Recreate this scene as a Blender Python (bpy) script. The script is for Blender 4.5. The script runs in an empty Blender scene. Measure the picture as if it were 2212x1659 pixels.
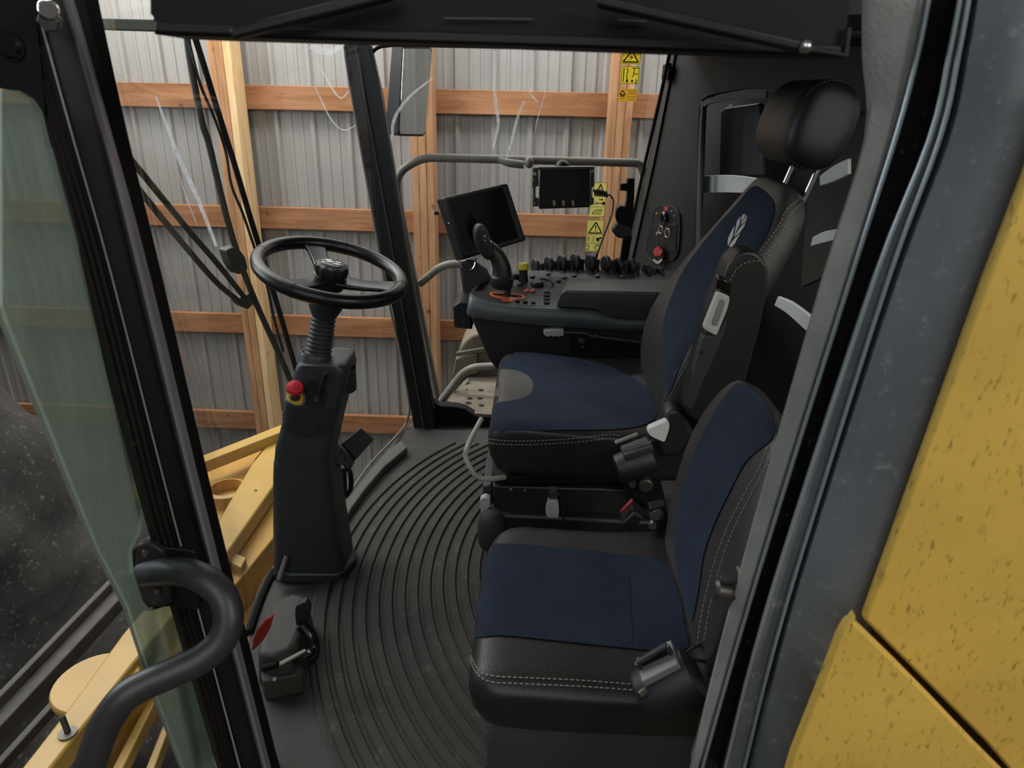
import bpy, bmesh, math, random
from mathutils import Vector, Matrix
from mathutils.bvhtree import BVHTree
from mathutils.geometry import delaunay_2d_cdt, intersect_point_tri_2d
random.seed(4)
PI = math.pi
C = bpy.context.scene.collection
V = Vector

# ------------------------------------------------------------------ camera model (frame 2212 x 1659)
F, CX, CY = 1534.0, 1106.0, 829.5
_dn = V((-83, 3725, F)).normalized()
_rt = V((1, .0328, -.0256)); _rt -= _dn * _rt.dot(_dn); _rt.normalize()
_fw = (-_dn).cross(_rt)
CAM = V((0, 0, 1.28))

def ray(px, py):
    c = V((px - CX, py - CY, F))
    return V((c.dot(_rt), c.dot(_fw), -c.dot(_dn))) / F

def P(px, py, Y=None, Z=None, X=None):
    """the point of the world that stands at this depth Y (or height Z, or X) along a line of sight"""
    d = ray(px, py)
    s = (Y - CAM.y) / d.y if Y is not None else (Z - CAM.z) / d.z if Z is not None else (X - CAM.x) / d.x
    return CAM + d * s

def PL(px, py, q, n):
    d = ray(px, py)
    return CAM + d * ((q - CAM).dot(n) / d.dot(n))

def proj(p):
    w = V(p) - CAM
    c = _rt * w.x + _fw * w.y - _dn * w.z
    return (CX + F * c.x / c.z, CY + F * c.y / c.z)

# ------------------------------------------------------------------ colour / materials
def lin(r, g, b):
    f = lambda v: ((v / 255 + .055) / 1.055) ** 2.4 if v > 10 else v / 255 / 12.92
    return (f(r), f(g), f(b), 1)

def new_mat(name):
    m = bpy.data.materials.new(name); m.use_nodes = True
    nt = m.node_tree
    return m, nt, nt.nodes['Principled BSDF']

def N(nt, typ, **kw):
    n = nt.nodes.new(typ)
    for k, v in kw.items():
        if k.startswith('i_'):
            k = k[2:]
            n.inputs[int(k) if k.isdigit() else k].default_value = v
        else:
            setattr(n, k, v)
    return n

def ramp(nt, stops):
    r = nt.nodes.new('ShaderNodeValToRGB')
    e = r.color_ramp.elements
    while len(e) < len(stops): e.new(.5)
    for i, (p, c) in enumerate(stops):
        e[i].position = p; e[i].color = c if len(c) == 4 else (*c, 1)
    return r

def coords(nt, scale=(1, 1, 1), rot=(0, 0, 0)):
    t = nt.nodes.new('ShaderNodeTexCoord'); mp = nt.nodes.new('ShaderNodeMapping')
    mp.inputs['Scale'].default_value = scale; mp.inputs['Rotation'].default_value = rot
    nt.links.new(t.outputs['Object'], mp.inputs['Vector'])
    return mp.outputs['Vector']

def plain(name, col, rough=.5, metal=0, spec=.5, bump=0, bscale=300, var=0, vscale=20, dust=0, dcol=None, dscale=60, coat=0):
    """a painted / moulded surface: base colour with faint mottling, grain bump and dust specks"""
    m, nt, b = new_mat(name)
    L = nt.links
    b.inputs['Roughness'].default_value = rough; b.inputs['Metallic'].default_value = metal
    b.inputs['Specular IOR Level'].default_value = spec
    if coat: b.inputs['Coat Weight'].default_value = coat
    src = None
    if var or dust:
        vec = coords(nt)
        n1 = N(nt, 'ShaderNodeTexNoise', i_Scale=vscale, i_Detail=6); L.new(vec, n1.inputs['Vector'])
        lo = tuple(max(0, x * (1 - var)) for x in col[:3]) + (1,); hi = tuple(min(1, x * (1 + var)) for x in col[:3]) + (1,)
        r = ramp(nt, [(.3, lo), (.7, hi)]); L.new(n1.outputs['Fac'], r.inputs['Fac']); src = r.outputs['Color']
        if dust:
            n2 = N(nt, 'ShaderNodeTexNoise', i_Scale=dscale, i_Detail=8, i_Roughness=.7); L.new(vec, n2.inputs['Vector'])
            r2 = ramp(nt, [(.62 - dust * .1, (0, 0, 0, 1)), (.8, (1, 1, 1, 1))]); L.new(n2.outputs['Fac'], r2.inputs['Fac'])
            mx = N(nt, 'ShaderNodeMix', data_type='RGBA')
            L.new(r2.outputs['Color'], mx.inputs['Factor']); L.new(src, mx.inputs['A'])
            mx.inputs['B'].default_value = dcol or lin(150, 145, 135); src = mx.outputs['Result']
        L.new(src, b.inputs['Base Color'])
    else:
        b.inputs['Base Color'].default_value = col
    if bump:
        vec = coords(nt)
        n3 = N(nt, 'ShaderNodeTexNoise', i_Scale=bscale, i_Detail=3); L.new(vec, n3.inputs['Vector'])
        bp = N(nt, 'ShaderNodeBump', i_Strength=bump, i_Distance=.002); L.new(n3.outputs['Fac'], bp.inputs['Height'])
        L.new(bp.outputs['Normal'], b.inputs['Normal'])
    return m

def wood(name, c1, c2, c3, scale=(1.2, 14, 14)):
    m, nt, b = new_mat(name); L = nt.links
    vec = coords(nt, scale)
    n1 = N(nt, 'ShaderNodeTexNoise', i_Scale=2.2, i_Detail=8, i_Roughness=.62, i_Distortion=.6); L.new(vec, n1.inputs['Vector'])
    r = ramp(nt, [(.25, c1), (.5, c2), (.75, c3)]); L.new(n1.outputs['Fac'], r.inputs['Fac'])
    vec2 = coords(nt)
    n2 = N(nt, 'ShaderNodeTexVoronoi', i_Scale=5.5); L.new(vec2, n2.inputs['Vector'])
    r2 = ramp(nt, [(.05, (.28, .2, .15, 1)), (.12, (1, 1, 1, 1))]); L.new(n2.outputs['Distance'], r2.inputs['Fac'])
    mx = N(nt, 'ShaderNodeMix', data_type='RGBA', blend_type='MULTIPLY'); mx.inputs['Factor'].default_value = .7
    L.new(r.outputs['Color'], mx.inputs['A']); L.new(r2.outputs['Color'], mx.inputs['B'])
    n4 = N(nt, 'ShaderNodeTexNoise', i_Scale=3, i_Detail=3); L.new(vec2, n4.inputs['Vector'])
    r4 = ramp(nt, [(.35, (.72, .7, .68, 1)), (.65, (1, 1, 1, 1))]); L.new(n4.outputs['Fac'], r4.inputs['Fac'])
    mx2 = N(nt, 'ShaderNodeMix', data_type='RGBA', blend_type='MULTIPLY'); mx2.inputs['Factor'].default_value = .6
    L.new(mx.outputs['Result'], mx2.inputs['A']); L.new(r4.outputs['Color'], mx2.inputs['B'])
    L.new(mx2.outputs['Result'], b.inputs['Base Color'])
    b.inputs['Roughness'].default_value = .75; b.inputs['Specular IOR Level'].default_value = .25
    return m

# ------------------------------------------------------------------ mesh building
def sub(a, b): return V(a) - V(b)

def frame_of(d):
    d = V(d).normalized()
    a = V((0, 0, 1)) if abs(d.z) < .9 else V((1, 0, 0))
    x = d.cross(a).normalized(); y = d.cross(x).normalized()
    return x, y

def smooth(pts, n=6, closed=False):
    """Catmull-Rom through the points"""
    pts = [V(p) for p in pts]; out = []; k = len(pts)
    rng = range(k if closed else k - 1)
    for i in rng:
        p1, p2 = pts[i], pts[(i + 1) % k]
        p0 = pts[i - 1] if (closed or i > 0) else p1 * 2 - p2
        p3 = pts[(i + 2) % k] if (closed or i + 2 < k) else p2 * 2 - p1
        for j in range(n):
            t = j / n
            out.append(.5 * ((2 * p1) + (p2 - p0) * t + (2 * p0 - 5 * p1 + 4 * p2 - p3) * t * t + (3 * p1 - p0 - 3 * p2 + p3) * t ** 3))
    if not closed: out.append(pts[-1])
    return out

def fillet(pts, r, n=5, closed=True):
    """round the corners of a polyline"""
    pts = [V(p) for p in pts]; out = []; k = len(pts)
    for i in range(k):
        if not closed and i in (0, k - 1): out.append(pts[i]); continue
        a, b, c = pts[i - 1], pts[i], pts[(i + 1) % k]
        rr = r[i] if isinstance(r, (list, tuple)) else r
        l1, l2 = (a - b).length, (c - b).length
        d = min(rr, l1 * .49, l2 * .49)
        if d < 1e-6: out.append(b); continue
        p, q = b + (a - b).normalized() * d, b + (c - b).normalized() * d
        for j in range(n + 1):
            t = j / n
            out.append(p * (1 - t) ** 2 + b * 2 * t * (1 - t) + q * t * t)
    return out

class M:
    def __init__(s): s.bm = bmesh.new()
    def face(s, vs):
        try: return s.bm.faces.new(vs)
        except ValueError: return None
    def poly(s, pts):
        vs = [s.bm.verts.new(p) for p in pts]; s.face(vs); return s
    def loft(s, rings, cap=True, closed=True, loop=False):
        R = [[s.bm.verts.new(p) for p in ring] for ring in rings]
        n = len(R[0])
        m = len(R)
        for i in range(m if loop else m - 1):
            A, B = R[i], R[(i + 1) % m]
            for j in range(n if closed else n - 1):
                s.face((A[j], A[(j + 1) % n], B[(j + 1) % n], B[j]))
        if cap and not loop and closed:
            s.face(R[0][::-1]); s.face(R[-1])
        return s
    def tube(s, path, r=.01, n=10, cap=True, closed=False):
        path = [V(p) for p in path]; k = len(path); rings = []
        t0 = (path[1] - path[0]).normalized(); x, y = frame_of(t0)
        for i in range(k):
            a = path[i - 1] if (i > 0 or closed) else path[0]
            b = path[(i + 1) % k] if (i < k - 1 or closed) else path[-1]
            t = (b - a).normalized()
            x = (x - t * x.dot(t)).normalized(); y = t.cross(x)
            rr = r[i] if isinstance(r, (list, tuple)) else r
            rings.append([path[i] + x * math.cos(2 * PI * j / n) * rr + y * math.sin(2 * PI * j / n) * rr for j in range(n)])
        return s.loft(rings, cap and not closed, True, closed)
    def lathe(s, prof, o, axis=(0, 0, 1), n=28, cap=True, sx=1, xdir=None):
        """prof: (radius, height) pairs"""
        ax = V(axis).normalized()
        x, y = frame_of(ax)
        if xdir is not None:
            x = (V(xdir) - ax * V(xdir).dot(ax)).normalized(); y = ax.cross(x)
        o = V(o)
        return s.loft([[o + ax * h + (x * math.cos(2 * PI * j / n) * sx + y * math.sin(2 * PI * j / n)) * max(r, 1e-5) for j in range(n)] for r, h in prof], cap)
    def prism(s, pts, vec, taper=1):
        pts = [V(p) for p in pts]; c = sum(pts, V()) / len(pts)
        return s.loft([pts, [c + (p - c) * taper + V(vec) for p in pts]])
    def box(s, c, size, x=(1, 0, 0), y=(0, 1, 0)):
        x = V(x).normalized(); y = V(y); y = (y - x * y.dot(x)).normalized(); z = x.cross(y)
        c = V(c); a, b, d = [q / 2 for q in size]
        f = lambda k: [c + x * (i * a) + y * (j * b) + z * (k * d) for i, j in ((-1, -1), (1, -1), (1, 1), (-1, 1))]
        return s.loft([f(-1), f(1)])
    def bar(s, p, q, w, h, up=(0, 0, 1)):
        """a rectangular bar from p to q"""
        p, q = V(p), V(q); d = (q - p)
        return s.box((p + q) / 2, (d.length, w, h), d, V(up).cross(d) if V(up).cross(d).length > 1e-6 else (0, 1, 0))
    def ball(s, c, r, sc=(1, 1, 1), n=14):
        c = V(c); rings = []
        for i in range(n + 1):
            a = PI * i / n - PI / 2
            rings.append([c + V((math.cos(a) * math.cos(2 * PI * j / (2 * n)) * r * sc[0], math.cos(a) * math.sin(2 * PI * j / (2 * n)) * r * sc[1], math.sin(a) * r * sc[2])) for j in range(2 * n)])
        rings[0] = [p + V((0, 0, 0)) for p in rings[0]]
        s.loft(rings, True); return s
    def obj(s, name, mat, parent=None, bevel=0, seg=2, subs=0, ang=38, solid=0, flat=False):
        bm = s.bm
        bmesh.ops.remove_doubles(bm, verts=bm.verts, dist=1e-6)
        bmesh.ops.recalc_face_normals(bm, faces=bm.faces)
        me = bpy.data.meshes.new(name); bm.to_mesh(me); bm.free()
        return finish(me, name, mat, parent, bevel, seg, subs, ang, solid, flat)

def finish(me, name, mat, parent=None, bevel=0, seg=2, subs=0, ang=38, solid=0, flat=False):
    o = bpy.data.objects.new(name, me); C.objects.link(o)
    if mat: me.materials.append(mat)
    if not flat:
        for p in me.polygons: p.use_smooth = True
        if not subs: me.set_sharp_from_angle(angle=math.radians(ang))
    if solid:
        md = o.modifiers.new('solid', 'SOLIDIFY'); md.thickness = solid; md.offset = 0
    if bevel:
        md = o.modifiers.new('edge', 'BEVEL'); md.width = bevel; md.segments = seg; md.limit_method = 'ANGLE'; md.angle_limit = math.radians(30); md.harden_normals = False
        for p in me.polygons: p.use_smooth = True
    if subs:
        md = o.modifiers.new('round', 'SUBSURF'); md.levels = subs; md.render_levels = subs
    if parent: under(o, parent)
    return o

def under(o, parent):
    """hang an already built mesh (in world coordinates) under a thing or one of its parts"""
    o.parent = parent
    o.matrix_parent_inverse = Matrix.Identity(4) if parent.type != 'EMPTY' else Matrix.Translation(-V(parent.location))
    return o

def tag(o, label, cat, group=None):
    o['label'] = label; o['category'] = cat
    if group: o['group'] = group
    return o

def thing(name, label, cat, loc=(0, 0, 0), group=None):
    o = bpy.data.objects.new(name, None); C.objects.link(o); o.location = loc
    o.empty_display_size = .05
    return tag(o, label, cat, group)

def struct(o, label=None, cat=None):
    o['kind'] = 'structure'
    if label: o['label'] = label
    if cat: o['category'] = cat
    return o

def put(m, name, mat, parent, **kw):
    """build a mesh collected in m as a part of parent"""
    o = m.obj(name, mat, None, **kw)
    if parent: under(o, parent)
    return o

def bvh_of(objs):
    bpy.context.view_layer.update()
    dg = bpy.context.evaluated_depsgraph_get(); vs, fs = [], []
    for o in objs:
        ev = o.evaluated_get(dg); me = ev.to_mesh(); b = len(vs)
        vs += [ev.matrix_world @ v.co for v in me.vertices]
        fs += [tuple(b + i for i in p.vertices) for p in me.polygons]
        ev.to_mesh_clear()
    return BVHTree.FromPolygons(vs, fs)

def inside(p, poly):
    x, y = p; c = False; j = len(poly) - 1
    for i in range(len(poly)):
        xi, yi = poly[i][0], poly[i][1]; xj, yj = poly[j][0], poly[j][1]
        if (yi > y) != (yj > y) and x < (xj - xi) * (y - yi) / (yj - yi) + xi: c = not c
        j = i
    return c

def resample(pts, step, closed=True):
    pts = [V((p[0], p[1])) for p in pts]; out = []
    k = len(pts)
    for i in range(k if closed else k - 1):
        a, b = pts[i], pts[(i + 1) % k]; n = max(1, int((b - a).length / step))
        out += [a + (b - a) * (j / n) for j in range(n)]
    if not closed: out.append(pts[-1])
    return out

def drape(outline, cast, step, off, name, mat, parent, round_=6, **kw):
    """a thin cover lying on a curved surface. outline: 2D points; cast(x, y) -> (hit, normal) on that surface"""
    ol = smooth([V((p[0], p[1], 0)) for p in outline], round_, True) if round_ else [V((p[0], p[1], 0)) for p in outline]
    ol = resample(ol, step)
    pts = [V((p.x, p.y)) for p in ol]; n = len(pts)
    x0, x1 = min(p.x for p in pts), max(p.x for p in pts); y0, y1 = min(p.y for p in pts), max(p.y for p in pts)
    yy = y0 + step / 2
    while yy < y1:
        xx = x0 + step / 2
        while xx < x1:
            if inside((xx, yy), pts[:n]) and min((V((xx, yy)) - q).length for q in pts[:n]) > step * .55: pts.append(V((xx, yy)))
            xx += step
        yy += step
    vs, _, fs, *_ = delaunay_2d_cdt(pts, [(i, (i + 1) % n) for i in range(n)], [list(range(n))], 1, 1e-7)
    co, ok, nr = [], [], []
    for p in vs:
        h, no = cast(p.x, p.y)
        ok.append(h is not None); co.append(V(h) + V(no) * off if h is not None else V()); nr.append(V(no) if no is not None else V((0, 0, 1)))
    m = M(); bv = [m.bm.verts.new(c) if g else None for c, g in zip(co, ok)]
    for f in fs:
        if all(ok[i] for i in f):
            ed = max((co[f[i]] - co[f[i - 1]]).length for i in range(len(f)))
            if ed < kw.get('maxedge', 1e9): m.face([bv[i] for i in f])
    kw.pop('maxedge', None)
    me_o = m.obj(name, mat, None, ang=80, **kw)
    if parent: under(me_o, parent)
    return me_o

def caster(objs, toward=True):
    t = bvh_of(objs)
    def f(x, y):
        d = ray(x, y).normalized()
        h, n, i, _ = t.ray_cast(CAM, d)
        if h is not None and n.dot(d) > 0: n = -n
        return h, n
    return f

def stitches(px, cast, off, name, mat, parent, r=.0009, dash=.0055, gap=.0035, n=8):
    """a sewn seam: short raised threads along a line on a surface"""
    line = [V((p.x, p.y)) for p in smooth([V((a, b, 0)) for a, b in px], n)]
    pts = []
    for p in resample(line, 3, False):
        h, no = cast(p.x, p.y)
        if h is not None: pts.append(V(h) + V(no) * off)
    m = M(); run = []; acc = 0; on = True
    for i in range(1, len(pts)):
        a, b = pts[i - 1], pts[i]; l = (b - a).length
        if l > .03: run = []; continue
        t = 0
        while t < l:
            lim = dash if on else gap
            dlt = min(lim - acc, l - t)
            if on:
                q = a + (b - a) * (t / l) if l else a
                if not run: run = [q]
                run.append(a + (b - a) * ((t + dlt) / l))
            t += dlt; acc += dlt
            if acc >= lim - 1e-9:
                if on and len(run) > 1 and (run[-1] - run[0]).length > 1e-4: m.tube([run[0], run[-1]], r, 5)
                on = not on; acc = 0; run = []
    return put(m, name, mat, parent)

def text(body, name, mat, parent, o, x, y, size, ext=.0004):
    """raised lettering lying on the plane spanned by x and y, starting at o"""
    cu = bpy.data.curves.new(name, 'FONT'); cu.body = body; cu.size = size; cu.extrude = ext; cu.align_x = 'CENTER'; cu.align_y = 'CENTER'
    t = bpy.data.objects.new('tmp', cu); C.objects.link(t)
    bpy.context.view_layer.update()
    me = bpy.data.meshes.new_from_object(t.evaluated_get(bpy.context.evaluated_depsgraph_get()))
    bpy.data.objects.remove(t)
    x = V(x).normalized(); y = V(y); y = (y - x * y.dot(x)).normalized(); z = x.cross(y)
    mt = Matrix(((x.x, y.x, z.x, o[0]), (x.y, y.y, z.y, o[1]), (x.z, y.z, z.z, o[2]), (0, 0, 0, 1)))
    me.transform(mt)
    ob = finish(me, name, mat, None, flat=True)
    if parent: under(ob, parent)
    return ob

# ------------------------------------------------------------------ the materials of the place
BLACK = plain('black_plastic', lin(24, 25, 27), .5, bump=.15, bscale=900, var=.15)
DEEP = plain('deep_black', lin(8, 8, 8), .7, spec=.25)
GLOSSB = plain('gloss_black', lin(14, 14, 15), .22)
RIM = plain('wheel_grip', lin(16, 16, 16), .33, bump=.1, bscale=700)
GREYP = plain('charcoal_plastic', lin(46, 49, 52), .48, bump=.12, bscale=900, var=.12)
SLATE = plain('slate_plastic', lin(76, 81, 84), .45, bump=.15, bscale=800, var=.1)
LEATHER = plain('black_leather', lin(27, 27, 26), .42, bump=.35, bscale=420, var=.12)
LEATHG = plain('dusty_leather', lin(64, 61, 57), .5, bump=.35, bscale=420, var=.15)
LEATHM = plain('lit_leather', lin(46, 46, 45), .42, bump=.35, bscale=420, var=.12)  # paler leather copy, windshield light painted into the backrests
RUBBER = plain('rubber', lin(40, 38, 35), .7, bump=.3, bscale=200, var=.2, dust=.25, dcol=lin(95, 90, 80), dscale=90)
STEEL = plain('bright_steel', lin(190, 190, 188), .25, metal=1)
CHROME = plain('chrome', lin(225, 225, 225), .08, metal=1)
DULL = plain('dull_steel', lin(90, 88, 84), .42, metal=.8)
LGREY = plain('light_grey_plastic', lin(176, 176, 172), .5)
SILVER = plain('silver_paint', lin(215, 217, 216), .4, metal=.1)
THREAD = plain('thread', lin(150, 142, 130), .8)
RED = plain('red_plastic', lin(196, 40, 52), .4)
DIMRED = plain('red_reflector', lin(140, 44, 30), .3, var=.2, vscale=120)
ORANGE = plain('orange_plastic', lin(190, 96, 48), .5)
YPLAST = plain('yellow_plastic', lin(214, 190, 50), .45)
# ------------------------------------------------------------------ camera and light
sc = bpy.context.scene
cam = bpy.data.cameras.new('camera'); cam.sensor_width = 36; cam.lens = F / 2212 * 36; cam.clip_start = .02
camo = bpy.data.objects.new('camera', cam); C.objects.link(camo); sc.camera = camo
camo.matrix_world = Matrix(((_rt.x, -_rt.y, -_rt.z, CAM.x), (_fw.x, -_fw.y, -_fw.z, CAM.y), (-_dn.x, _dn.y, _dn.z, CAM.z), (0, 0, 0, 1)))
cam.dof.use_dof = True; cam.dof.focus_distance = 1.9; cam.dof.aperture_fstop = 7.0

sc.view_settings.view_transform = 'Standard'; sc.view_settings.look = 'None'; sc.view_settings.exposure = -.28
sc.cycles.use_denoising = True
sc.cycles.max_bounces = 8; sc.cycles.transparent_max_bounces = 16; sc.cycles.diffuse_bounces = 4
sc.cycles.sample_clamp_indirect = 4; sc.cycles.caustics_reflective = False; sc.cycles.caustics_refractive = False

w = bpy.data.worlds.new('barn_air'); sc.world = w; w.use_nodes = True
bg = w.node_tree.nodes['Background']; bg.inputs['Color'].default_value = (.62, .72, .80, 1); bg.inputs['Strength'].default_value = .22

def area(name, loc, target, size, energy, col=(1, 1, 1), sy=None, spread=180):
    l = bpy.data.lights.new(name, 'AREA'); l.energy = energy; l.color = col; l.size = size; l.spread = math.radians(spread)
    if sy: l.shape = 'RECTANGLE'; l.size_y = sy
    o = bpy.data.objects.new(name, l); C.objects.link(o); o.location = loc
    o.rotation_euler = (V(target) - V(loc)).to_track_quat('-Z', 'Y').to_euler()
    return o
area('ridge_light', (.2, 4.05, 2.75), (.2, 4.9, .8), 6.0, 190, (.93, .97, 1), sy=.5)
area('barn_light_front', (-2.6, 3.4, 3.2), (-1.2, 3.6, 0), 2.4, 150, (1, .97, .92))
area('door_light', (-.9, -2.6, 3.2), (.3, 1.4, .5), 2.6, 66, (.95, .98, 1))
area('door_light_right', (2.6, -1.4, 2.4), (1.1, .8, .8), 1.2, 60, (1, .95, .85))

area('end_wall_fill', (4.5, 1.2, 2.4), (5.2, 4.6, .9), .7, 70, (1, .98, .95))  # added lamp raking the end wall so the mirror shows its ribs
area('rear_fill', (.74, 1.5, 1.34), (.80, 2.6, 1.0), .4, .6, (1, .98, .95))  # added lamp inside the cab to brighten the rear bands
area('front_fill', (-3.4, 2.0, 1.9), (.3, 1.6, .7), 1.5, 52, (.84, .92, 1))  # added cool fill outside the windshield for the backrests
area('reflection_fill', (.5, -3.4, 3.2), (.8, -5, .6), 2.4, 80, (.92, .97, 1))  # added lamp on the unseen wall to lift glossy reflections
# ------------------------------------------------------------------ the barn
SIDING = plain('galvanised_siding', lin(158, 154, 149), .40, metal=.2, var=.06, vscale=3)
YW, YG, YP = 4.72, 4.66, 4.49
def siding(name, x0, x1, z0, z1, flip=False, along='x', at_=YW, phase=0.0):
    """ribbed sheet steel: a tall rib every nine inches, two low ones between"""
    prof = []; p = .2286; x = x0 + phase
    while x < x1:
        for dx, h in ((0, 0), (.012, .02), (.034, .02), (.046, 0), (.095, 0), (.1, .006), (.115, .006), (.12, 0), (.165, 0), (.17, .006), (.185, .006), (.19, 0)):
            prof.append((x + dx, h))
        x += p
    s = -1 if not flip else 1
    f = lambda u, h, z: (u, at_ + s * h, z) if along == 'x' else (at_ + s * h, u, z)
    m = M(); m.loft([[f(u, h, z) for u, h in prof] for z in (z0, z1)], cap=False, closed=False)
    lab = {'wall_back': 'grey ribbed sheet-metal barn wall behind the wooden rails and posts', 'wall_right': 'ribbed metal end wall of the barn beyond the machine rear', 'wall_front': 'ribbed metal barn wall behind the viewer'}[name]
    return struct(m.obj(name, SIDING, flat=True), lab, 'wall')
rib = P(988, 200, Y=YW).x
siding('wall_back', rib - .2286 * 26, rib + .2286 * 20, -2.2, 4.2, phase=-.023)
siding('wall_right', -5, 5, -2.2, 4.2, along='y', at_=5.2)
siding('wall_front', -6, 5.2, -2.2, 4.2, flip=True, at_=-5)
g = M(); g.box((-1, 0, -2.25), (16, 12, .1)); 
EARTH = plain('packed_earth', lin(74, 70, 64), .95, var=.4, vscale=4, bump=.8, bscale=30, dust=.6, dcol=lin(120, 114, 104), dscale=14)
struct(g.obj('ground', EARTH), 'dark packed earth floor of the barn', 'ground')

GIRT = wood('girt_wood', lin(128, 84, 54), lin(158, 108, 72), lin(178, 130, 92))
rows = [('topmost', 183, 529), ('second from the top', 447, 564), ('third from the top', 679, 522), ('lowest', 889, 500)]
for nm, py, px in rows:
    zt = P(px, py, Y=YG).z
    m = M(); m.box((-.6, YG + .019, zt - .07), (11, .036, .14))
    o = m.obj('wooden_rail', GIRT, bevel=.003, seg=1)
    tag(o, f'rough orange-brown horizontal wooden rail across the metal barn wall, {nm} of four', 'wooden rail', 'horizontal wall rails')

PFRONT = wood('post_wood', lin(150, 104, 70), lin(178, 132, 94), lin(196, 156, 118), (14, 14, 1.2))
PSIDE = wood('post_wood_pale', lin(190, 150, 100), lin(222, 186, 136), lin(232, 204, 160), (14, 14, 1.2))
def post(px, py, label, pale):
    x = P(px, py, Y=YP).x
    t = thing('wooden_post', label, 'wooden post', (x + .068, YP + .07, -2.2), 'laminated wall posts')
    for k in range(3):
        m = M(); m.box((x + .0225 + k * .0455, YP + .083 - .004 * (k % 2), .9), (.0435, .166, 6.2))
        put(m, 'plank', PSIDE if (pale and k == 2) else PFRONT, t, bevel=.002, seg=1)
    return t
post(463, 234, 'laminated wooden wall post seen through the windshield, pale right face', True)
post(887, 298, 'laminated wooden wall post beside the exterior mirror and upright handrail', False)
post(1319, 200, 'laminated wooden wall post behind the yellow warning stickers', False)
# ------------------------------------------------------------------ glass
def glass(name, tint, dust=.06, refl=.9, rough=.02, dcol=(.5, .5, .48, 1)):
    m, nt, b = new_mat(name); L = nt.links; nt.nodes.remove(b)
    out = nt.nodes['Material Output']
    tr = N(nt, 'ShaderNodeBsdfTransparent', i_Color=tint)
    gl = N(nt, 'ShaderNodeBsdfGlossy', i_Roughness=rough, i_Color=(refl, refl, refl, 1))
    lw = N(nt, 'ShaderNodeLayerWeight', i_Blend=.5); pw = N(nt, 'ShaderNodeMath', operation='POWER'); pw.inputs[1].default_value = 5; L.new(lw.outputs['Facing'], pw.inputs[0])
    fr = N(nt, 'ShaderNodeMath', operation='MULTIPLY_ADD'); fr.inputs[1].default_value = .85; fr.inputs[2].default_value = .035; L.new(pw.outputs[0], fr.inputs[0])
    m1 = N(nt, 'ShaderNodeMixShader'); L.new(fr.outputs[0], m1.inputs[0]); L.new(tr.outputs[0], m1.inputs[1]); L.new(gl.outputs[0], m1.inputs[2])
    df = N(nt, 'ShaderNodeBsdfDiffuse', i_Color=dcol)
    vec = coords(nt); n = N(nt, 'ShaderNodeTexNoise', i_Scale=7, i_Detail=8, i_Roughness=.7); L.new(vec, n.inputs['Vector'])
    r = ramp(nt, [(.35, (dust * .3,) * 3), (.8, (min(1, dust * 2.2),) * 3)]); L.new(n.outputs['Fac'], r.inputs['Fac'])
    m2 = N(nt, 'ShaderNodeMixShader'); L.new(r.outputs['Color'], m2.inputs[0]); L.new(m1.outputs[0], m2.inputs[1]); L.new(df.outputs[0], m2.inputs[2])
    L.new(m2.outputs[0], out.inputs['Surface'])
    return m
CLEAR = glass('clear_glass', (.96, .97, .96, 1), .035)
def smear_glare_mat(name, col, a):
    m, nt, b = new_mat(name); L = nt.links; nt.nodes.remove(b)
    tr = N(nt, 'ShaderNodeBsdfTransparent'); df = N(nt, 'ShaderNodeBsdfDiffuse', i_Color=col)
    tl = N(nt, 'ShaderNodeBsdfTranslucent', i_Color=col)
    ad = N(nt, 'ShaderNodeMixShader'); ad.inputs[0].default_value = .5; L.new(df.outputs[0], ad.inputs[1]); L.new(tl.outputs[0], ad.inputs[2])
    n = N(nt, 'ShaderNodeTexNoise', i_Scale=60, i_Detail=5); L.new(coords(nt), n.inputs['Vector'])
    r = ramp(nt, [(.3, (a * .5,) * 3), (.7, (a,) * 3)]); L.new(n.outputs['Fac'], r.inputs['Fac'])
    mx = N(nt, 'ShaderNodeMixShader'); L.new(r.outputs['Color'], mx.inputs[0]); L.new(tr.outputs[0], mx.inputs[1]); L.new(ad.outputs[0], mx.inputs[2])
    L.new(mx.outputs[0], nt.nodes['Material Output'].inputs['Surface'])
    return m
SMEAR_GLARE = smear_glare_mat('smear_and_glare', (.9, .93, .97, 1), .75)

# ------------------------------------------------------------------ floor of the cab
MC, MR = V((.675, 1.72, 0)), 1.345
fb = [P(x, y, Z=0) for x, y in ((610, 1670), (560, 1500), (537, 1368), (575, 1240), (690, 1112), (765, 1050), (822, 985), (880, 922), (905, 900))]
fb = [V((-.43, .9, 0))] + smooth(fb, 5) + [V((-.35, 2.66, 0)), V((1.0, 2.66, 0)), V((1.0, .9, 0))]
FLOORM = plain('floor_liner', lin(48, 47, 44), .6, bump=.2, bscale=300, var=.15)
m = M(); m.prism([p + V((0, 0, -.002)) for p in fb], (0, 0, -.09)); struct(m.obj('floor', FLOORM), 'dark grey cab floor around the ribbed mat', 'floor')

# ------------------------------------------------------------------ ceiling
LINER = plain('roof_liner', lin(30, 29, 29), .75, bump=.2, bscale=200)
m = M(); prof = [(.98, 1.375), (2.70, 1.452), (2.70, 1.62), (.98, 1.62)]
m.loft([[V((x, y, z)) for y, z in prof] for x in (-.36, 1.15)]); struct(m.obj('ceiling', LINER), 'dark roof liner of the cab', 'ceiling')

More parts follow.
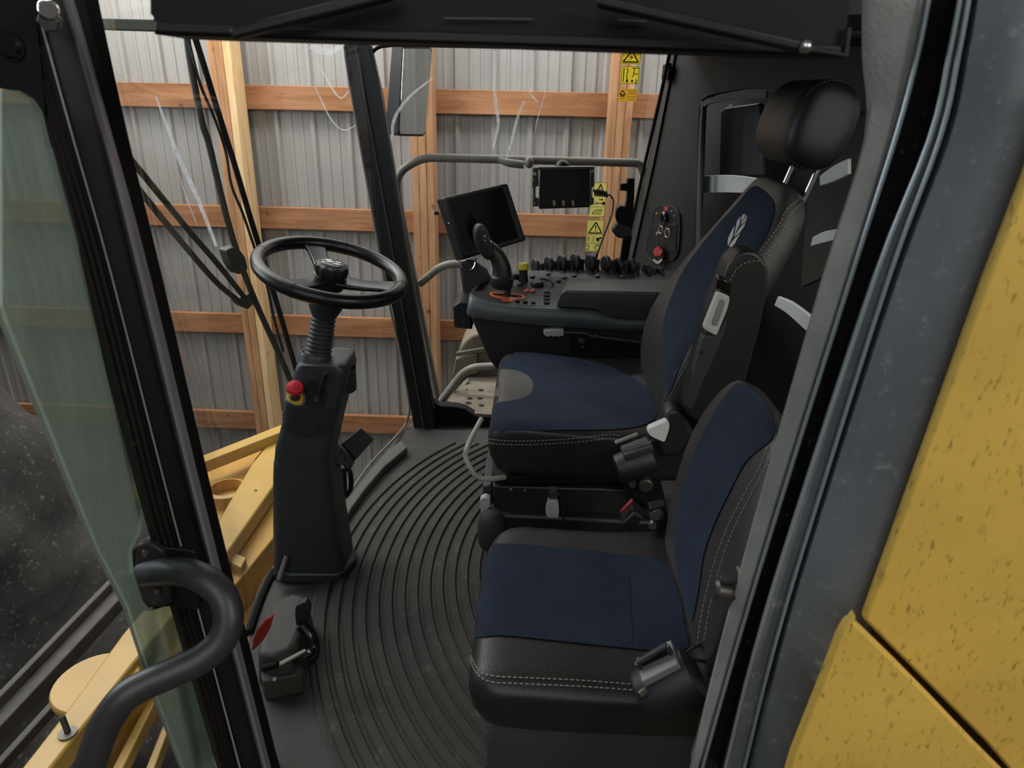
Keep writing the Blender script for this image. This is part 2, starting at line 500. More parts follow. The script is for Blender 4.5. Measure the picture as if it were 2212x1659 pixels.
# ------------------------------------------------------------------ windshield (window_1) and its corner posts
wb = smooth([V((-.57, .985, 0)), P(540, 1368, Z=.0), P(575, 1240, Z=0), P(690, 1112, Z=0), P(765, 1050, Z=0), P(822, 985, Z=0)] + [P(876, 925, Z=.012)], 5)
n = len(wb)
wt = [p + V((-.12 - .10 * math.sin(PI * i / (n - 1)), 0, 1.62)) for i, p in enumerate(wb)]
m = M(); m.loft([[a.lerp(b, k / 8) for a in [p] for b in [q]][0] if False else [p.lerp(q, k / 8) for p, q in zip(wb, wt)] for k in range(9)], cap=False, closed=False)
win1 = struct(m.obj('window_1', CLEAR, ang=60), 'curved clear windshield of the cab with dried smears and a painted glare streak', 'window')
GASK = plain('grey_gasket', lin(118, 116, 112), .6)
DGASK = plain('dark_gasket', lin(34, 34, 33), .6)
YF = 2.60
pg = [P(758, 1060, Z=.02), P(800, 1002, Z=.02), P(846, 953, Z=.02), P(874, 920, Y=YF), P(883, 895, Y=YF), P(883, 866, Y=YF), P(866, 770, Y=YF), P(846, 680, Y=YF), P(820, 548, Y=YF), P(757, 190, Y=YF), P(744, 100, Y=YF)]
m = M(); m.tube(smooth(pg, 5), .0045, 8); put(m, 'gasket', GASK, win1)
pg2 = [P(537, 1368, Z=.0), P(564, 1291, Z=0), P(590, 1235, Z=0)]
m = M(); m.tube(smooth(pg2, 5), .012, 8); put(m, 'lower_gasket', DEEP, win1)

def pxprism(px, Y, dY, name, mat, parent=None, **kw):
    m = M(); f = [P(x, y, Y=Y) for x, y in px]; m.prism(f, (0, dY, 0)); return put(m, name, mat, parent, **kw)
# far corner post
POSTM = plain('post_black', lin(24, 25, 28), .42, var=.1)
tr2 = pxprism([(741, 92), (797, 92), (822, 200), (880, 555), (901, 680), (932, 864), (946, 950), (897, 950), (884, 864), (849, 680), (823, 555), (757, 200)], 2.605, .05, 'trim_2', POSTM, None, bevel=.006)
struct(tr2, 'slanted black corner post between windshield and side window', 'post')
m = M()
for (a, b) in (((768, 92), (921, 950)),): m.tube([P(*a, Y=2.6), P(*b, Y=2.6)], .004, 8)
put(m, 'seam', plain('post_seam', lin(62, 62, 64), .3), tr2)
m = M(); m.tube([P(800, 100, Y=2.6), P(818, 186, Y=2.6), P(880, 560, Y=2.6), P(938, 880, Y=2.6)], .004, 8); put(m, 'rubber_edge', DGASK, tr2)

# right wall of the cab: below the side window, and the rear corner panel
swall = [(890, 950), (934, 868), (945, 877), (985, 879), (1005, 884), (1030, 900), (1300, 905), (1300, 1050), (890, 1050)]
wr = pxprism(swall, 2.64, .05, 'wall_side', DEEP, None, bevel=.004)
struct(wr, 'black cab wall below the side window', 'wall')
# side window (window_2)
m = M(); q = [P(x, y, Y=2.655) for x, y in ((800, 96), (1450, 96), (1345, 620), (1290, 890), (936, 878))]; m.poly(q)
win2 = struct(m.obj('window_2', CLEAR, flat=True), 'side window of the cab with smears and yellow stickers', 'window')
m = M(); m.tube(smooth([P(x, y, Y=2.645) for x, y in ((1448, 108), (1425, 215), (1395, 345), (1372, 450), (1350, 545), (1330, 640))], 4), .006, 8)
m2 = [P(x, y, Y=2.645) for x, y in ((814, 186), (803, 130), (804, 112), (818, 101), (850, 97), (1446, 106))]
m.tube(fillet(m2, .02, 4, False), .006, 8); m.tube(fillet([P(x, y, Y=2.645) for x, y in ((926, 830), (934, 868), (945, 876), (1030, 900))], .02, 4, False), .005, 8)
put(m, 'rubber_frame', DEEP, win2)

# rear corner panel and the rear wall with its window
RA, RB = V((.52, 2.64, 0)), V((1.02, 1.42, 0))
RN = V((0, 0, 1)).cross(RB - RA).normalized()
PANEL = plain('rear_panel', lin(28, 30, 30), .6, bump=.25, bscale=500, var=.1)
R = lambda x, y, o=0: PL(x, y, RA + RN * o, RN)
if (CAM - RA).dot(RN) < 0: RN = -RN
def rpanel(px, off, th, name, mat, parent=None, **kw):
    m = M(); m.prism([R(x, y, off) for x, y in px], -RN * th); return put(m, name, mat, parent, **kw)
left = [(1452, 100), (1600, 100), (1600, 192), (1560, 199), (1530, 206), (1516, 216), (1510, 235), (1505, 400), (1497, 620), (1490, 800), (1290, 800), (1330, 640), (1350, 560), (1400, 345)]
wre = rpanel(left, 0, .03, 'wall_rear', PANEL)
struct(wre, 'dark rear corner panel of the cab around the rear window opening', 'wall')
put(M().prism([R(x, y) for x, y in ((1600, 100), (1990, 100), (1990, 260), (1840, 235), (1760, 190), (1660, 190), (1600, 192))], -RN * .03), 'upper_panel', PANEL, wre)
rim = [R(x, y, .004) for x, y in ((1500, 780), (1505, 620), (1510, 400), (1517, 236), (1524, 219), (1540, 211), (1600, 198), (1660, 196))]
m = M()
rr_ = smooth(rim, 4); rc = R(1640, 560, .004)
m.loft([[p, p + (rc - p).normalized() * .02, p + (rc - p).normalized() * .02 + RN * .008, p + RN * .008] for p in rr_]); put(m, 'opening_rim', SLATE, wre, ang=50)
# window trim strip along the side window
m = M(); m.loft([[R(x0, y, .008), R(x1, y, .008), R(x1, y, 0), R(x0, y, 0)] for x0, x1, y in ((1453, 1460, 104), (1404, 1413, 345), (1356, 1365, 560), (1334, 1344, 640))])
put(m, 'window_trim', plain('trim_brown', lin(50, 47, 42), .6), wre)
# depth behind the opening
BACK = plain('rear_well', lin(13, 13, 13), .7)
m = M(); m.prism([R(x, y, -.22) for x, y in ((1475, 90), (2100, 90), (2100, 1250), (1420, 1250), (1420, 700), (1475, 600))], -RN * .03)
put(m, 'well_back', BACK, wre)
m = M(); m.prism([R(x, y, -.12) for x, y in ((1556, 240), (1565, 232), (1640, 222), (1650, 380), (1552, 384))], -RN * .02); put(m, 'well_panel', GREYP, wre, bevel=.006)
OLIVE = plain('olive_panel', lin(44, 42, 34), .7)
m = M(); m.prism([R(x, y, -.16) for x, y in ((1745, 410), (1800, 250), (1900, 250), (1860, 560), (1730, 620))], -RN * .02); put(m, 'well_side', OLIVE, wre)

# pale guard bands behind the rear window
def band(px, label):
    k = len(px) // 2; top = smooth([R(x, y, -.05) for x, y in px[:k]], 5); bot = smooth([R(x, y, -.05) for x, y in px[k:]], 5)
    m = M(); m.loft([[a, b, b - RN * .012, a - RN * .012] for a, b in zip(top, bot)])
    o = m.obj('guard_band', SILVER, bevel=.002); tag(o, label, 'guard band', 'pale bands behind the rear window')
band([(1500, 381), (1560, 378), (1600, 380), (1640, 386), (1500, 417), (1560, 416), (1600, 417), (1640, 420)], 'pale grey band behind the rear window, left of the driver seat top')
band([(1770, 380), (1800, 358), (1832, 342), (1770, 402), (1800, 392), (1832, 376)], 'short pale grey band behind the rear window, just under the headrest')
band([(1755, 512), (1780, 500), (1812, 494), (1750, 532), (1780, 524), (1806, 518)], 'short dim grey band behind the rear window, beside the backrest top')
band([(1680, 640), (1712, 654), (1760, 690), (1672, 660), (1700, 678), (1742, 716)], 'pale grey band low behind the driver backrest')
band([(1492, 523), (1500, 522), (1510, 522), (1490, 534), (1500, 533), (1510, 532)], 'small sliver of pale band left of the seat emblem')

# ------------------------------------------------------------------ near left: windshield pillar and door edge
def pxsweep(rows, ys, Ys, dY=None):
    """a long profile swept up a post: rows[i][j] = picture x of edge j at row ys[i], standing at depth Ys[j]"""
    rings = []
    cols = [smooth([P(r[j], y, Y=Ys[j]) for r, y in zip(rows, ys)], 4) for j in range(len(Ys))]
    return [[c[i] for c in cols] for i in range(len(cols[0]))]
ys = [-30, 50, 300, 600, 1104, 1690]
DOORM = plain('door_frame_brown', lin(27, 22, 21), .45, var=.15, vscale=8, dust=.1, dcol=lin(80, 70, 62), dscale=40)
# edges: outer, ridges, groove, web
e0 = [15, 35, 95, 177, 308, 478]; e1 = [58, 82, 150, 234, 362, 516]
rows = []
K = 9
for i in range(6):
    rows.append([e0[i] + (e1[i] - e0[i]) * k / (K - 1) for k in range(K)])
Yd = [.862 + (.0035 if k % 2 else 0) for k in range(K)]; Yd[0] = .872
m = M(); rg = pxsweep(rows, ys, Yd)
rg = [r + [r[-1] + V((0, .008, 0)), r[0] + V((0, .008, 0))] for r in rg]
m.loft(rg); door = struct(m.obj('door_1', DOORM, ang=20), 'opened cab door edge with ribbed brown-black seal', 'door')
f1 = [60, 84, 153, 237, 366, 522]; f2 = [66, 92, 162, 247, 374, 528]; f3 = [98, 122, 195, 272, 398, 552]; f4 = [126, 150, 221, 294, 420, 574]; f5 = [142, 166, 237, 318, 440, 588]; f6 = [207, 223, 278, 351, 468, 612]
rows = [[f1[i], f1[i] * .5 + f2[i] * .5, f2[i], f3[i], f4[i]] for i in range(6)]
m = M(); rg = pxsweep(rows, ys, [.876, .868, .872, .878, .884]); rg = [r + [r[-1] + V((0, .008, 0)), r[0] + V((0, .008, 0))] for r in rg]
m.loft(rg); put(m, 'door_channel', plain('channel', lin(24, 20, 20), .36, var=.1), door)
rows = [[f4[i], f4[i] * .7 + f5[i] * .3, f4[i] * .3 + f5[i] * .7, f5[i]] for i in range(6)]
m = M(); rg = pxsweep(rows, ys, [.880, .868, .872, .885]); rg = [r + [r[-1] + V((0, .008, 0)), r[0] + V((0, .008, 0))] for r in rg]
m.loft(rg); put(m, 'highlight_bead', plain('seal_highlight', lin(120, 116, 128), .28), door)  # broad purplish highlight painted into the strip's colour
rows = [[f5[i], f5[i] * .5 + f6[i] * .5, f6[i], f6[i] - 8] for i in range(6)]
m = M(); rg = pxsweep(rows, ys, [.93, .94, .96, 1.04]); rg = [r + [r[0] + V((-.06, .06, 0))] for r in rg]
m.loft(rg); tr1 = struct(m.obj('trim_1', DEEP, ang=30), 'black inner pillar at the left edge of the windshield', 'pillar')
m = M(); m.tube(smooth([P(f1[i] + 5, ys[i], Y=.866) for i in range(6)], 4), .0014, 8); put(m, 'painted_highlight', plain('painted_highlight', lin(150, 146, 150), .25), door)  # pale tube added as a painted highlight line
# dark head of the door above the glass
m = M(); m.prism(fillet([P(x, y, Y=.862) for x, y in ((-160, -60), (70, -60), (98, 250), (100, 330), (88, 262), (66, 216), (30, 196), (-60, 180), (-160, 176))], .012, 4), (0, .03, 0)); put(m, 'door_head', DEEP, door)

# greenish door pane: stands out from the hinge towards the viewer
HG = P(177, 600, Y=.872); GD = V((.40, -.916, 0)).normalized(); GN = V((0, 0, 1)).cross(GD).normalized()
G = lambda x, y, o=0: PL(x, y, HG + GN * o, GN)
m, nt, b = new_mat('door_glass'); L = nt.links; nt.nodes.remove(b)
tr = N(nt, 'ShaderNodeBsdfTransparent', i_Color=(.76, .86, .82, 1)); gl = N(nt, 'ShaderNodeBsdfGlossy', i_Roughness=.04, i_Color=(.72, .86, .86, 1))
df = N(nt, 'ShaderNodeBsdfDiffuse', i_Color=lin(182, 196, 184))  # pale diffuse film stands in for the pane's bright reflections
vec = coords(nt); n1 = N(nt, 'ShaderNodeTexNoise', i_Scale=9, i_Detail=9, i_Roughness=.65); L.new(vec, n1.inputs['Vector'])
r1 = ramp(nt, [(.3, (.40,) * 3), (.7, (.62,) * 3)]); L.new(n1.outputs['Fac'], r1.inputs['Fac'])
a = N(nt, 'ShaderNodeMixShader'); a.inputs[0].default_value = .15; L.new(tr.outputs[0], a.inputs[1]); L.new(gl.outputs[0], a.inputs[2])
b2 = N(nt, 'ShaderNodeMixShader'); L.new(r1.outputs['Color'], b2.inputs[0]); L.new(a.outputs[0], b2.inputs[1]); L.new(df.outputs[0], b2.inputs[2])
L.new(b2.outputs[0], nt.nodes['Material Output'].inputs['Surface']); DGLASS = m
ol = [(-10, 192), (30, 196), (62, 214), (80, 240), (95, 300), (177, 600), (250, 880), (300, 1075), (304, 1100), (296, 1150), (276, 1190), (280, 1240), (300, 1300), (316, 1318), (340, 1300), (362, 1310), (385, 1380), (470, 1690), (402, 1690), (330, 1500), (268, 1310), (200, 1180), (100, 935), (0, 690), (-10, 660)]
m = M(); q = [G(x, y) for x, y in ol]; m.prism(q, GN * .005); put(m, 'door_glass', DGLASS, door)
m = M(); m.tube([G(x, y) for x, y in ((-10, 664), (100, 935), (200, 1180), (268, 1310), (330, 1500), (402, 1690))], .0018, 6); put(m, 'glass_edge', plain('glass_edge', lin(120, 128, 120), .3), door)
# hinge plate of the door at the grab handle
m = M(); m.prism(fillet([P(x, y, Y=.858) for x, y in ((306, 1170), (330, 1180), (420, 1190), (430, 1320), (360, 1310), (335, 1318), (312, 1322), (296, 1300), (282, 1240), (283, 1190))], .008, 3), (0, .02, 0)); put(m, 'handle_mount', DOORM, door, bevel=.003)
# hinge bolt at the top
t = thing('door_bolt', 'shiny bolt with washer at the top corner of the door frame', 'bolt', P(105, 35, Y=.85))
m = M(); c = P(104, 22, Y=.84); m.lathe([(.001, .012), (.008, .012), (.011, .007), (.011, 0), (.001, 0)], c, ray(104, 22).normalized() * -1, 20); put(m, 'bolt_head', CHROME, t)
m = M(); c = P(108, 42, Y=.845); m.lathe([(.001, .008), (.010, .008), (.013, .004), (.013, 0), (.001, 0)], c, V((.2, -.9, -.3)), 6); put(m, 'nut', STEEL, t)
m = M(); c = P(22, 100, Y=.86); m.lathe([(.001, .004), (.010, .004), (.013, 0), (.016, 0), (.016, -.006), (.001, -.006)], c, V((0, -1, 0)), 24)
tag(m.obj('door_plug', GLOSSB), 'round black plug in the dark head of the door', 'plug')

# ------------------------------------------------------------------ near right: door pillar, corner skin, yellow side panels
ys2 = [-30, 120, 300, 600, 1104, 1400, 1690]
SEAL = plain('grey_seal', lin(134, 134, 130), .8, bump=.5, bscale=260, var=.18, vscale=14)
rows = [[1862, 1880, 1990, 2012], [1862, 1885, 1950, 1980], [1866, 1872, 1915, 1930], [1775, 1779, 1825, 1836], [1633, 1637, 1668, 1678], [1552, 1556, 1580, 1590], [1482, 1486, 1498, 1507]]
m = M(); rg = pxsweep(rows, ys2, [0.752, 0.745, 0.735, 0.742]); rg = [r + [r[-1] + V((0, .05, 0)), r[0] + V((.012, .02, 0))] for r in rg]
m.loft(rg); tr3 = struct(m.obj('trim_3', SEAL, ang=40), 'grey rubber seal on the door pillar at the right', 'door seal')
CH = plain('channel_black', lin(34, 32, 32), .4, var=.2, vscale=30, dust=.2, dcol=lin(110, 108, 100), dscale=70)
SKIN = plain('corner_skin', lin(104, 108, 111), .36, var=.3, vscale=4, bump=.15, bscale=120, dust=.55, dcol=lin(165, 167, 167), dscale=60)
xs = {'a': [2012, 1982, 1934, 1838, 1680, 1591, 1509], 'b': [2030, 2000, 1952, 1842, 1684, 1595, 1513], 'c': [2062, 2030, 1992, 1873, 1706, 1615, 1540], 'd': [2076, 2044, 2002, 1882, 1716, 1626, 1552],
      'e': [2080, 2050, 2008, 1890, 1722, 1632, 1560], 'f': [2090, 2062, 2024, 1914, 1752, 1664, 1592], 'g': [2098, 2070, 2030, 1920, 1760, 1672, 1600], 'h': [2106, 2080, 2040, 1928, 1766, 1678, 1608], 'i': [2118, 2092, 2052, 1940, 1776, 1688, 1618]}
rows = [[xs[k][i] for k in 'abcd'] for i in range(7)]
m = M(); rg = pxsweep(rows, ys2, [0.735, 0.755, 0.760, 0.728]); rg = [r + [r[-1] + V((.03, .06, 0)), r[0] + V((.03, .06, 0))] for r in rg]
m.loft(rg); put(m, 'seal_channel', CH, tr3)
rows = [[xs[k][i] for k in 'defgh'] for i in range(7)]
m = M(); rg = pxsweep(rows, ys2, [0.722, 0.710, 0.714, 0.706, 0.722]); rg = [r + [r[-1] + V((.03, .06, 0)), r[0] + V((.03, .06, 0))] for r in rg]
m.loft(rg); put(m, 'ridged_strip', SKIN, tr3)
for k, yy in (('a', 0.730), ('e', 0.708), ('g', 0.704)):
    m = M(); m.tube(smooth([P(xs[k][i], ys2[i], Y=yy) for i in range(7)], 4), .0022, 8); put(m, 'shiny_bead', plain('highlight_bead_' + k, lin(150, 160, 164), .22, metal=.3), tr3)
j = [2330, 2290, 2245, 2135, 1955, 1850, 1740]; 
rows = [[xs['h'][i], xs['i'][i], xs['i'][i] * .75 + j[i] * .25, xs['i'][i] * .5 + j[i] * .5, xs['i'][i] * .22 + j[i] * .78, j[i], j[i] + 30] for i in range(7)]
m = M(); rg = pxsweep(rows, ys2, [0.718, 0.700, 0.688, 0.675, 0.670, 0.675, 0.700]); rg = [r + [r[-1] + V((.03, .06, 0)), r[0] + V((.03, .06, 0))] for r in rg]
m.loft(rg); tr4 = struct(m.obj('trim_4', SKIN, ang=60), 'dusty dark plastic corner skin of the cab beside the yellow panels', 'cab corner')

def yellow(name, c, speck=.5):
    m, nt, b = new_mat(name); L = nt.links
    vec = coords(nt); v2 = coords(nt, (1, 1, .35))
    n0 = N(nt, 'ShaderNodeTexNoise', i_Scale=5, i_Detail=5); L.new(vec, n0.inputs['Vector'])
    r0 = ramp(nt, [(.3, tuple(x * .8 for x in c[:3])), (.7, c)]); L.new(n0.outputs['Fac'], r0.inputs['Fac'])
    n1 = N(nt, 'ShaderNodeTexNoise', i_Scale=170, i_Detail=6, i_Roughness=.65); L.new(v2, n1.inputs['Vector'])
    r1 = ramp(nt, [(.575, (0, 0, 0)), (.68, (1, 1, 1))]); L.new(n1.outputs['Fac'], r1.inputs['Fac'])
    n2 = N(nt, 'ShaderNodeTexNoise', i_Scale=34, i_Detail=6); L.new(v2, n2.inputs['Vector'])
    r2 = ramp(nt, [(.66, (0, 0, 0)), (.80, (1, 1, 1))]); L.new(n2.outputs['Fac'], r2.inputs['Fac'])
    ad = N(nt, 'ShaderNodeMath', operation='MAXIMUM'); L.new(r1.outputs['Color'], ad.inputs[0]); L.new(r2.outputs['Color'], ad.inputs[1])
    ml = N(nt, 'ShaderNodeMath', operation='MULTIPLY'); ml.inputs[1].default_value = speck; L.new(ad.outputs[0], ml.inputs[0])
    mx = N(nt, 'ShaderNodeMix', data_type='RGBA'); L.new(ml.outputs[0], mx.inputs['Factor']); L.new(r0.outputs['Color'], mx.inputs['A']); mx.inputs['B'].default_value = lin(96, 84, 52)
    L.new(mx.outputs['Result'], b.inputs['Base Color']); b.inputs['Roughness'].default_value = .42
    return m
YEL = yellow('yellow_side_paint', lin(224, 184, 86), .7)
YEL2 = yellow('yellow_machine_paint', lin(194, 156, 80), .12)
def panel(px, Y, name, label, bow=.0):
    t = M(); t.prism([P(x, y, Y=Y) for x, y in px], (0, .012, 0))
    return tag(t.obj(name, YEL, bevel=.004), label, 'body panel')
panel([(2215, 388), (2290, 180), (2420, 180), (2420, 1900), (2330, 1840), (2130, 1605), (1866, 1340), (1871, 1326), (1952, 1102), (2130, 608)], .64, 'body_cover', 'large speckled yellow body panel at the right, above the diagonal gap')
pl = [(1700, 1670), (1712, 1630), (1780, 1460), (1812, 1375), (1826, 1350), (1840, 1338), (1862, 1358), (1930, 1424), (2010, 1505), (2110, 1610), (2240, 1740), (2240, 1760), (1660, 1760)]
m = M(); pq = [P(x, y, Y=.595) for x, y in pl]; pq[-2:] = [V((pq[-2].x, .595, -2.19)), V((pq[-1].x, .595, -2.19))]; m.prism(pq, (0, .012, 0)); lp = tag(m.obj('body_skirt', YEL, bevel=.004), 'lower yellow body panel with a curled upper tip at the bottom right', 'body panel')
m = M(); a = [P(x, y, Y=.595) for x, y in ((1828, 1350), (1838, 1338), (1847, 1328), (1848, 1334), (1845, 1342), (1840, 1352))]; m.prism(a, (0, .008, 0)); put(m, 'folded_tip', YEL, lp)
m = M(); m.prism([P(x, y, Y=.69) for x, y in ((1780, 1300), (1900, 1250), (2500, 1900), (1780, 1900))], (0, .01, 0)); put(m, 'gap_shadow_plate', plain('gap_shadow_brown', lin(70, 48, 24), .8), lp)  # dark brown sheet paints the shade in the gap between panels

# ------------------------------------------------------------------ head of the door opening: blind box, folding arms
VIS = plain('blind_box', lin(9, 8, 8), .6, spec=.3, var=.2, vscale=6)
t = thing('blind_box', 'long black blind box hanging under the roof along the top of the doorway', 'blind box', P(1100, 0, Y=0.700))
px = [(322, -60), (324, 32), (330, 34), (332, 74), (420, 78), (740, 88), (1100, 98), (1440, 110), (1822, 122), (1836, 18), (1838, -60)]
m = M(); m.prism([P(x, y, Y=0.730) for x, y in px], (0, .07, 0)); put(m, 'housing', VIS, t, bevel=.003)
VIS2 = plain('blind_rail', lin(19, 17, 17), .45, spec=.4, var=.15)
m = M(); a = [(334, 46), (760, 62), (1100, 72), (1440, 82), (1826, 98)]; b = [(334, 70), (760, 86), (1100, 96), (1440, 107), (1822, 119)]
m.loft([[P(*p, Y=0.726), P(*q, Y=0.726), P(*q, Y=0.735), P(*p, Y=0.735)] for p, q in zip(a, b)]); put(m, 'lower_rail', VIS2, t, bevel=.002)
m = M(); m.bar(P(1290, 2, Y=0.700), P(1742, 104, Y=0.700), .010, .016, (0, 1, 0)); arm = put(m, 'folding_arm', VIS2, t, bevel=.003)
m = M(); m.ball(P(1740, 101, Y=0.692), .0058, n=10); put(m, 'pivot_bolt', STEEL, arm)
m = M(); m.bar(P(505, 74, Y=0.705), P(850, -14, Y=0.705), .010, .016, (0, 1, 0)); put(m, 'folding_arm', VIS2, t, bevel=.003)
m = M(); m.tube([P(960, 40, Y=0.724), P(1150, 42, Y=0.724)], .0009, 8); put(m, 'painted_glint', DULL, t)  # thin grey rods stand in for faint glints on the box
m = M(); m.tube([P(1335, 45, Y=0.724), P(1396, 47, Y=0.724)], .0012, 8); put(m, 'painted_glint', DULL, t)
m = M(); m.tube([P(1740, 107, Y=0.725), P(1826, 121, Y=0.725)], .0025, 8); m.tube([P(1826, 121, Y=0.725), P(1833, 60, Y=0.725)], .0025, 8); put(m, 'end_bracket', VIS2, t)
# ------------------------------------------------------------------ seats
def m_fabric():
    m, nt, b = new_mat('blue_fabric'); L = nt.links
    vec = coords(nt)
    n0 = N(nt, 'ShaderNodeTexNoise', i_Scale=9, i_Detail=4); L.new(vec, n0.inputs['Vector'])
    r0 = ramp(nt, [(.3, lin(29, 37, 50)), (.7, lin(38, 47, 62))]); L.new(n0.outputs['Fac'], r0.inputs['Fac'])
    n1 = N(nt, 'ShaderNodeTexVoronoi', i_Scale=260); L.new(vec, n1.inputs['Vector'])
    bp = N(nt, 'ShaderNodeBump', i_Strength=.5, i_Distance=.0015); L.new(n1.outputs['Distance'], bp.inputs['Height']); L.new(bp.outputs['Normal'], b.inputs['Normal'])
    mx = N(nt, 'ShaderNodeMix', data_type='RGBA', blend_type='MULTIPLY'); mx.inputs['Factor'].default_value = .5
    r1 = ramp(nt, [(0, (1, 1, 1, 1)), (.6, (.5, .5, .5, 1))]); L.new(n1.outputs['Distance'], r1.inputs['Fac'])
    L.new(r0.outputs['Color'], mx.inputs['A']); L.new(r1.outputs['Color'], mx.inputs['B'])
    # lint
    n2 = N(nt, 'ShaderNodeTexNoise', i_Scale=140, i_Detail=2); L.new(vec, n2.inputs['Vector'])
    r2 = ramp(nt, [(.80, (0, 0, 0, 1)), (.83, (1, 1, 1, 1))]); L.new(n2.outputs['Fac'], r2.inputs['Fac'])
    m2 = N(nt, 'ShaderNodeMix', data_type='RGBA'); L.new(r2.outputs['Color'], m2.inputs['Factor']); L.new(mx.outputs['Result'], m2.inputs['A']); m2.inputs['B'].default_value = lin(150, 150, 150)
    L.new(m2.outputs['Result'], b.inputs['Base Color']); b.inputs['Roughness'].default_value = .9; b.inputs['Specular IOR Level'].default_value = .15
    b.inputs['Sheen Weight'].default_value = .25; b.inputs['Sheen Roughness'].default_value = .5; b.inputs['Sheen Tint'].default_value = lin(100, 110, 140)
    return m
BLUE = m_fabric()

def pillow(prof, y0, y1, r, name, mat, parent, crown=0, subs=1, skew=None, ins=None):
    """a cushion: its side profile (x, z) carried from y0 to y1 with rounded ends"""
    pr = smooth([V((x, 0, z)) for x, z in prof], 4, True)
    c = V(((min(p.x for p in pr) + max(p.x for p in pr)) / 2, 0, (min(p.z for p in pr) + max(p.z for p in pr)) / 2)); st = []
    hx = max(p.x for p in pr) - c.x; hz = max(p.z for p in pr) - c.z
    k = 6
    for i in range(k + 1):
        a = PI / 2 * i / k; st.append((y0 + r * (1 - math.sin(a)) if False else y0 + r * (1 - math.cos(a)), r * (1 - math.sin(a))))
    mid = 10
    for i in range(1, mid): st.append((y0 + r + (y1 - y0 - 2 * r) * i / mid, 0))
    for i in range(k, -1, -1):
        a = PI / 2 * i / k; st.append((y1 - r * (1 - math.cos(a)), r * (1 - math.sin(a))))
    rings = []
    for y, d in st:
        t = (y - y0) / (y1 - y0) * 2 - 1
        ring = []
        for p in pr:
            v = p - c
            q = c + V((v.x * (1 - d / hx), 0, v.z * (1 - d * .55 / hz)))
            if v.z > 0: q.z += crown * t * t
            if skew: q += V(skew(t, q))
            ring.append(V((q.x, y, q.z)))
        rings.append(ring)
    m = M(); m.loft(rings)
    return put(m, name, mat, parent, subs=subs)

def backloft(spine, name, mat, parent, yc, subs=1):
    """a backrest: spine entries (x_front, z, half width, thickness, recline angle, hollow)"""
    rings = []; n = 28
    for xf, z, hw, th, a, ho in spine:
        nx, nz = -math.cos(a), math.sin(a)            # outwards through the front face
        ring = []
        for j in range(n):
            t = 2 * PI * j / n
            cx, sx = math.cos(t), math.sin(t)
            y = hw * math.copysign(abs(cx) ** .48, cx); d = th / 2 * math.copysign(abs(sx) ** .5, sx)
            if sx > 0: d -= ho * (1 - (y / hw) ** 2)
            d -= th / 2
            ring.append(V((xf + nx * d, yc + y, z + nz * d)))
        rings.append(ring)
    m = M(); m.loft(rings)
    return put(m, name, mat, parent, subs=subs)

# ================= driver's seat
seat = thing('driver_seat', 'driver seat with blue fabric, black leather bolsters, headrest and a leaf emblem', 'seat', (.2, 1.78, 0))
YC = 1.785
cush = pillow([(-.045, .405), (-.085, .43), (-.100, .48), (-.088, .522), (-.05, .538), (.06, .532), (.2, .524), (.33, .528), (.41, .55), (.44, .52), (.44, .44), (.40, .405), (.18, .40)], 1.515, 2.06, .045, 'cushion', LEATHER, seat, crown=.012)
spine = [(.325, .50, .20, .09, .05, .0), (.310, .545, .235, .12, .02, .014), (.302, .62, .25, .14, .06, .020), (.319, .715, .25, .145, .30, .026), (.363, .80, .242, .14, .50, .032), (.414, .885, .228, .13, .58, .026), (.474, .965, .208, .115, .58, .016), (.522, 1.035, .185, .095, .50, .004), (.543, 1.068, .165, .08, .45, 0), (.556, 1.09, .14, .06, .45, 0), (.568, 1.102, .10, .035, .45, 0)]
backr = backloft(spine, 'backrest', LEATHM, seat, YC)
cb = caster([backr]); cc = caster([cush])
# blue covers
drape([(1032, 926), (1024, 900), (1030, 880), (1062, 872), (1110, 866), (1140, 856), (1152, 834), (1142, 814), (1120, 803), (1090, 799), (1060, 803), (1044, 810), (1048, 792), (1060, 775), (1085, 765), (1130, 762), (1180, 766), (1250, 776), (1320, 794), (1380, 825), (1412, 860), (1420, 890), (1412, 908), (1380, 922), (1320, 929), (1200, 930), (1100, 931), (1062, 930), (1044, 932)], cc, 9, .0022, 'cushion_cover', BLUE, seat, round_=3, maxedge=.06)
drape([(1044, 806), (1070, 800), (1095, 799), (1120, 803), (1142, 814), (1152, 834), (1140, 856), (1110, 866), (1062, 872), (1036, 879), (1040, 850)], cc, 8, .0024, 'leather_nose', LEATHG, seat, round_=4, maxedge=.06)
drape([(1632, 402), (1672, 438), (1664, 490), (1640, 535), (1598, 590), (1560, 640), (1528, 690), (1500, 735), (1470, 790), (1450, 846), (1440, 840), (1434, 800), (1430, 740), (1436, 690), (1450, 645), (1480, 580), (1540, 500), (1590, 445)], cb, 9, .0022, 'backrest_cover', BLUE, seat, round_=4, maxedge=.06)
# far bolster keeps the backrest leather with light painted in
stitches([(1034, 944), (1080, 951), (1150, 952), (1240, 947), (1310, 940), (1345, 942)], cc, .001, 'stitching', THREAD, seat)
stitches([(1038, 952), (1080, 959), (1150, 960), (1240, 955), (1310, 948), (1345, 951)], cc, .001, 'stitching', THREAD, seat)
stitches([(1548, 665), (1500, 738), (1462, 800), (1436, 856), (1428, 900)], cb, .001, 'stitching', THREAD, seat)
stitches([(1560, 668), (1512, 742), (1474, 804), (1446, 862), (1438, 905)], cb, .001, 'stitching', THREAD, seat)
stitches([(1724, 432), (1700, 452), (1686, 480), (1660, 520), (1638, 548)], cb, .001, 'stitching', THREAD, seat)
stitches([(1732, 440), (1710, 460), (1696, 488), (1670, 528), (1648, 556)], cb, .001, 'stitching', THREAD, seat)
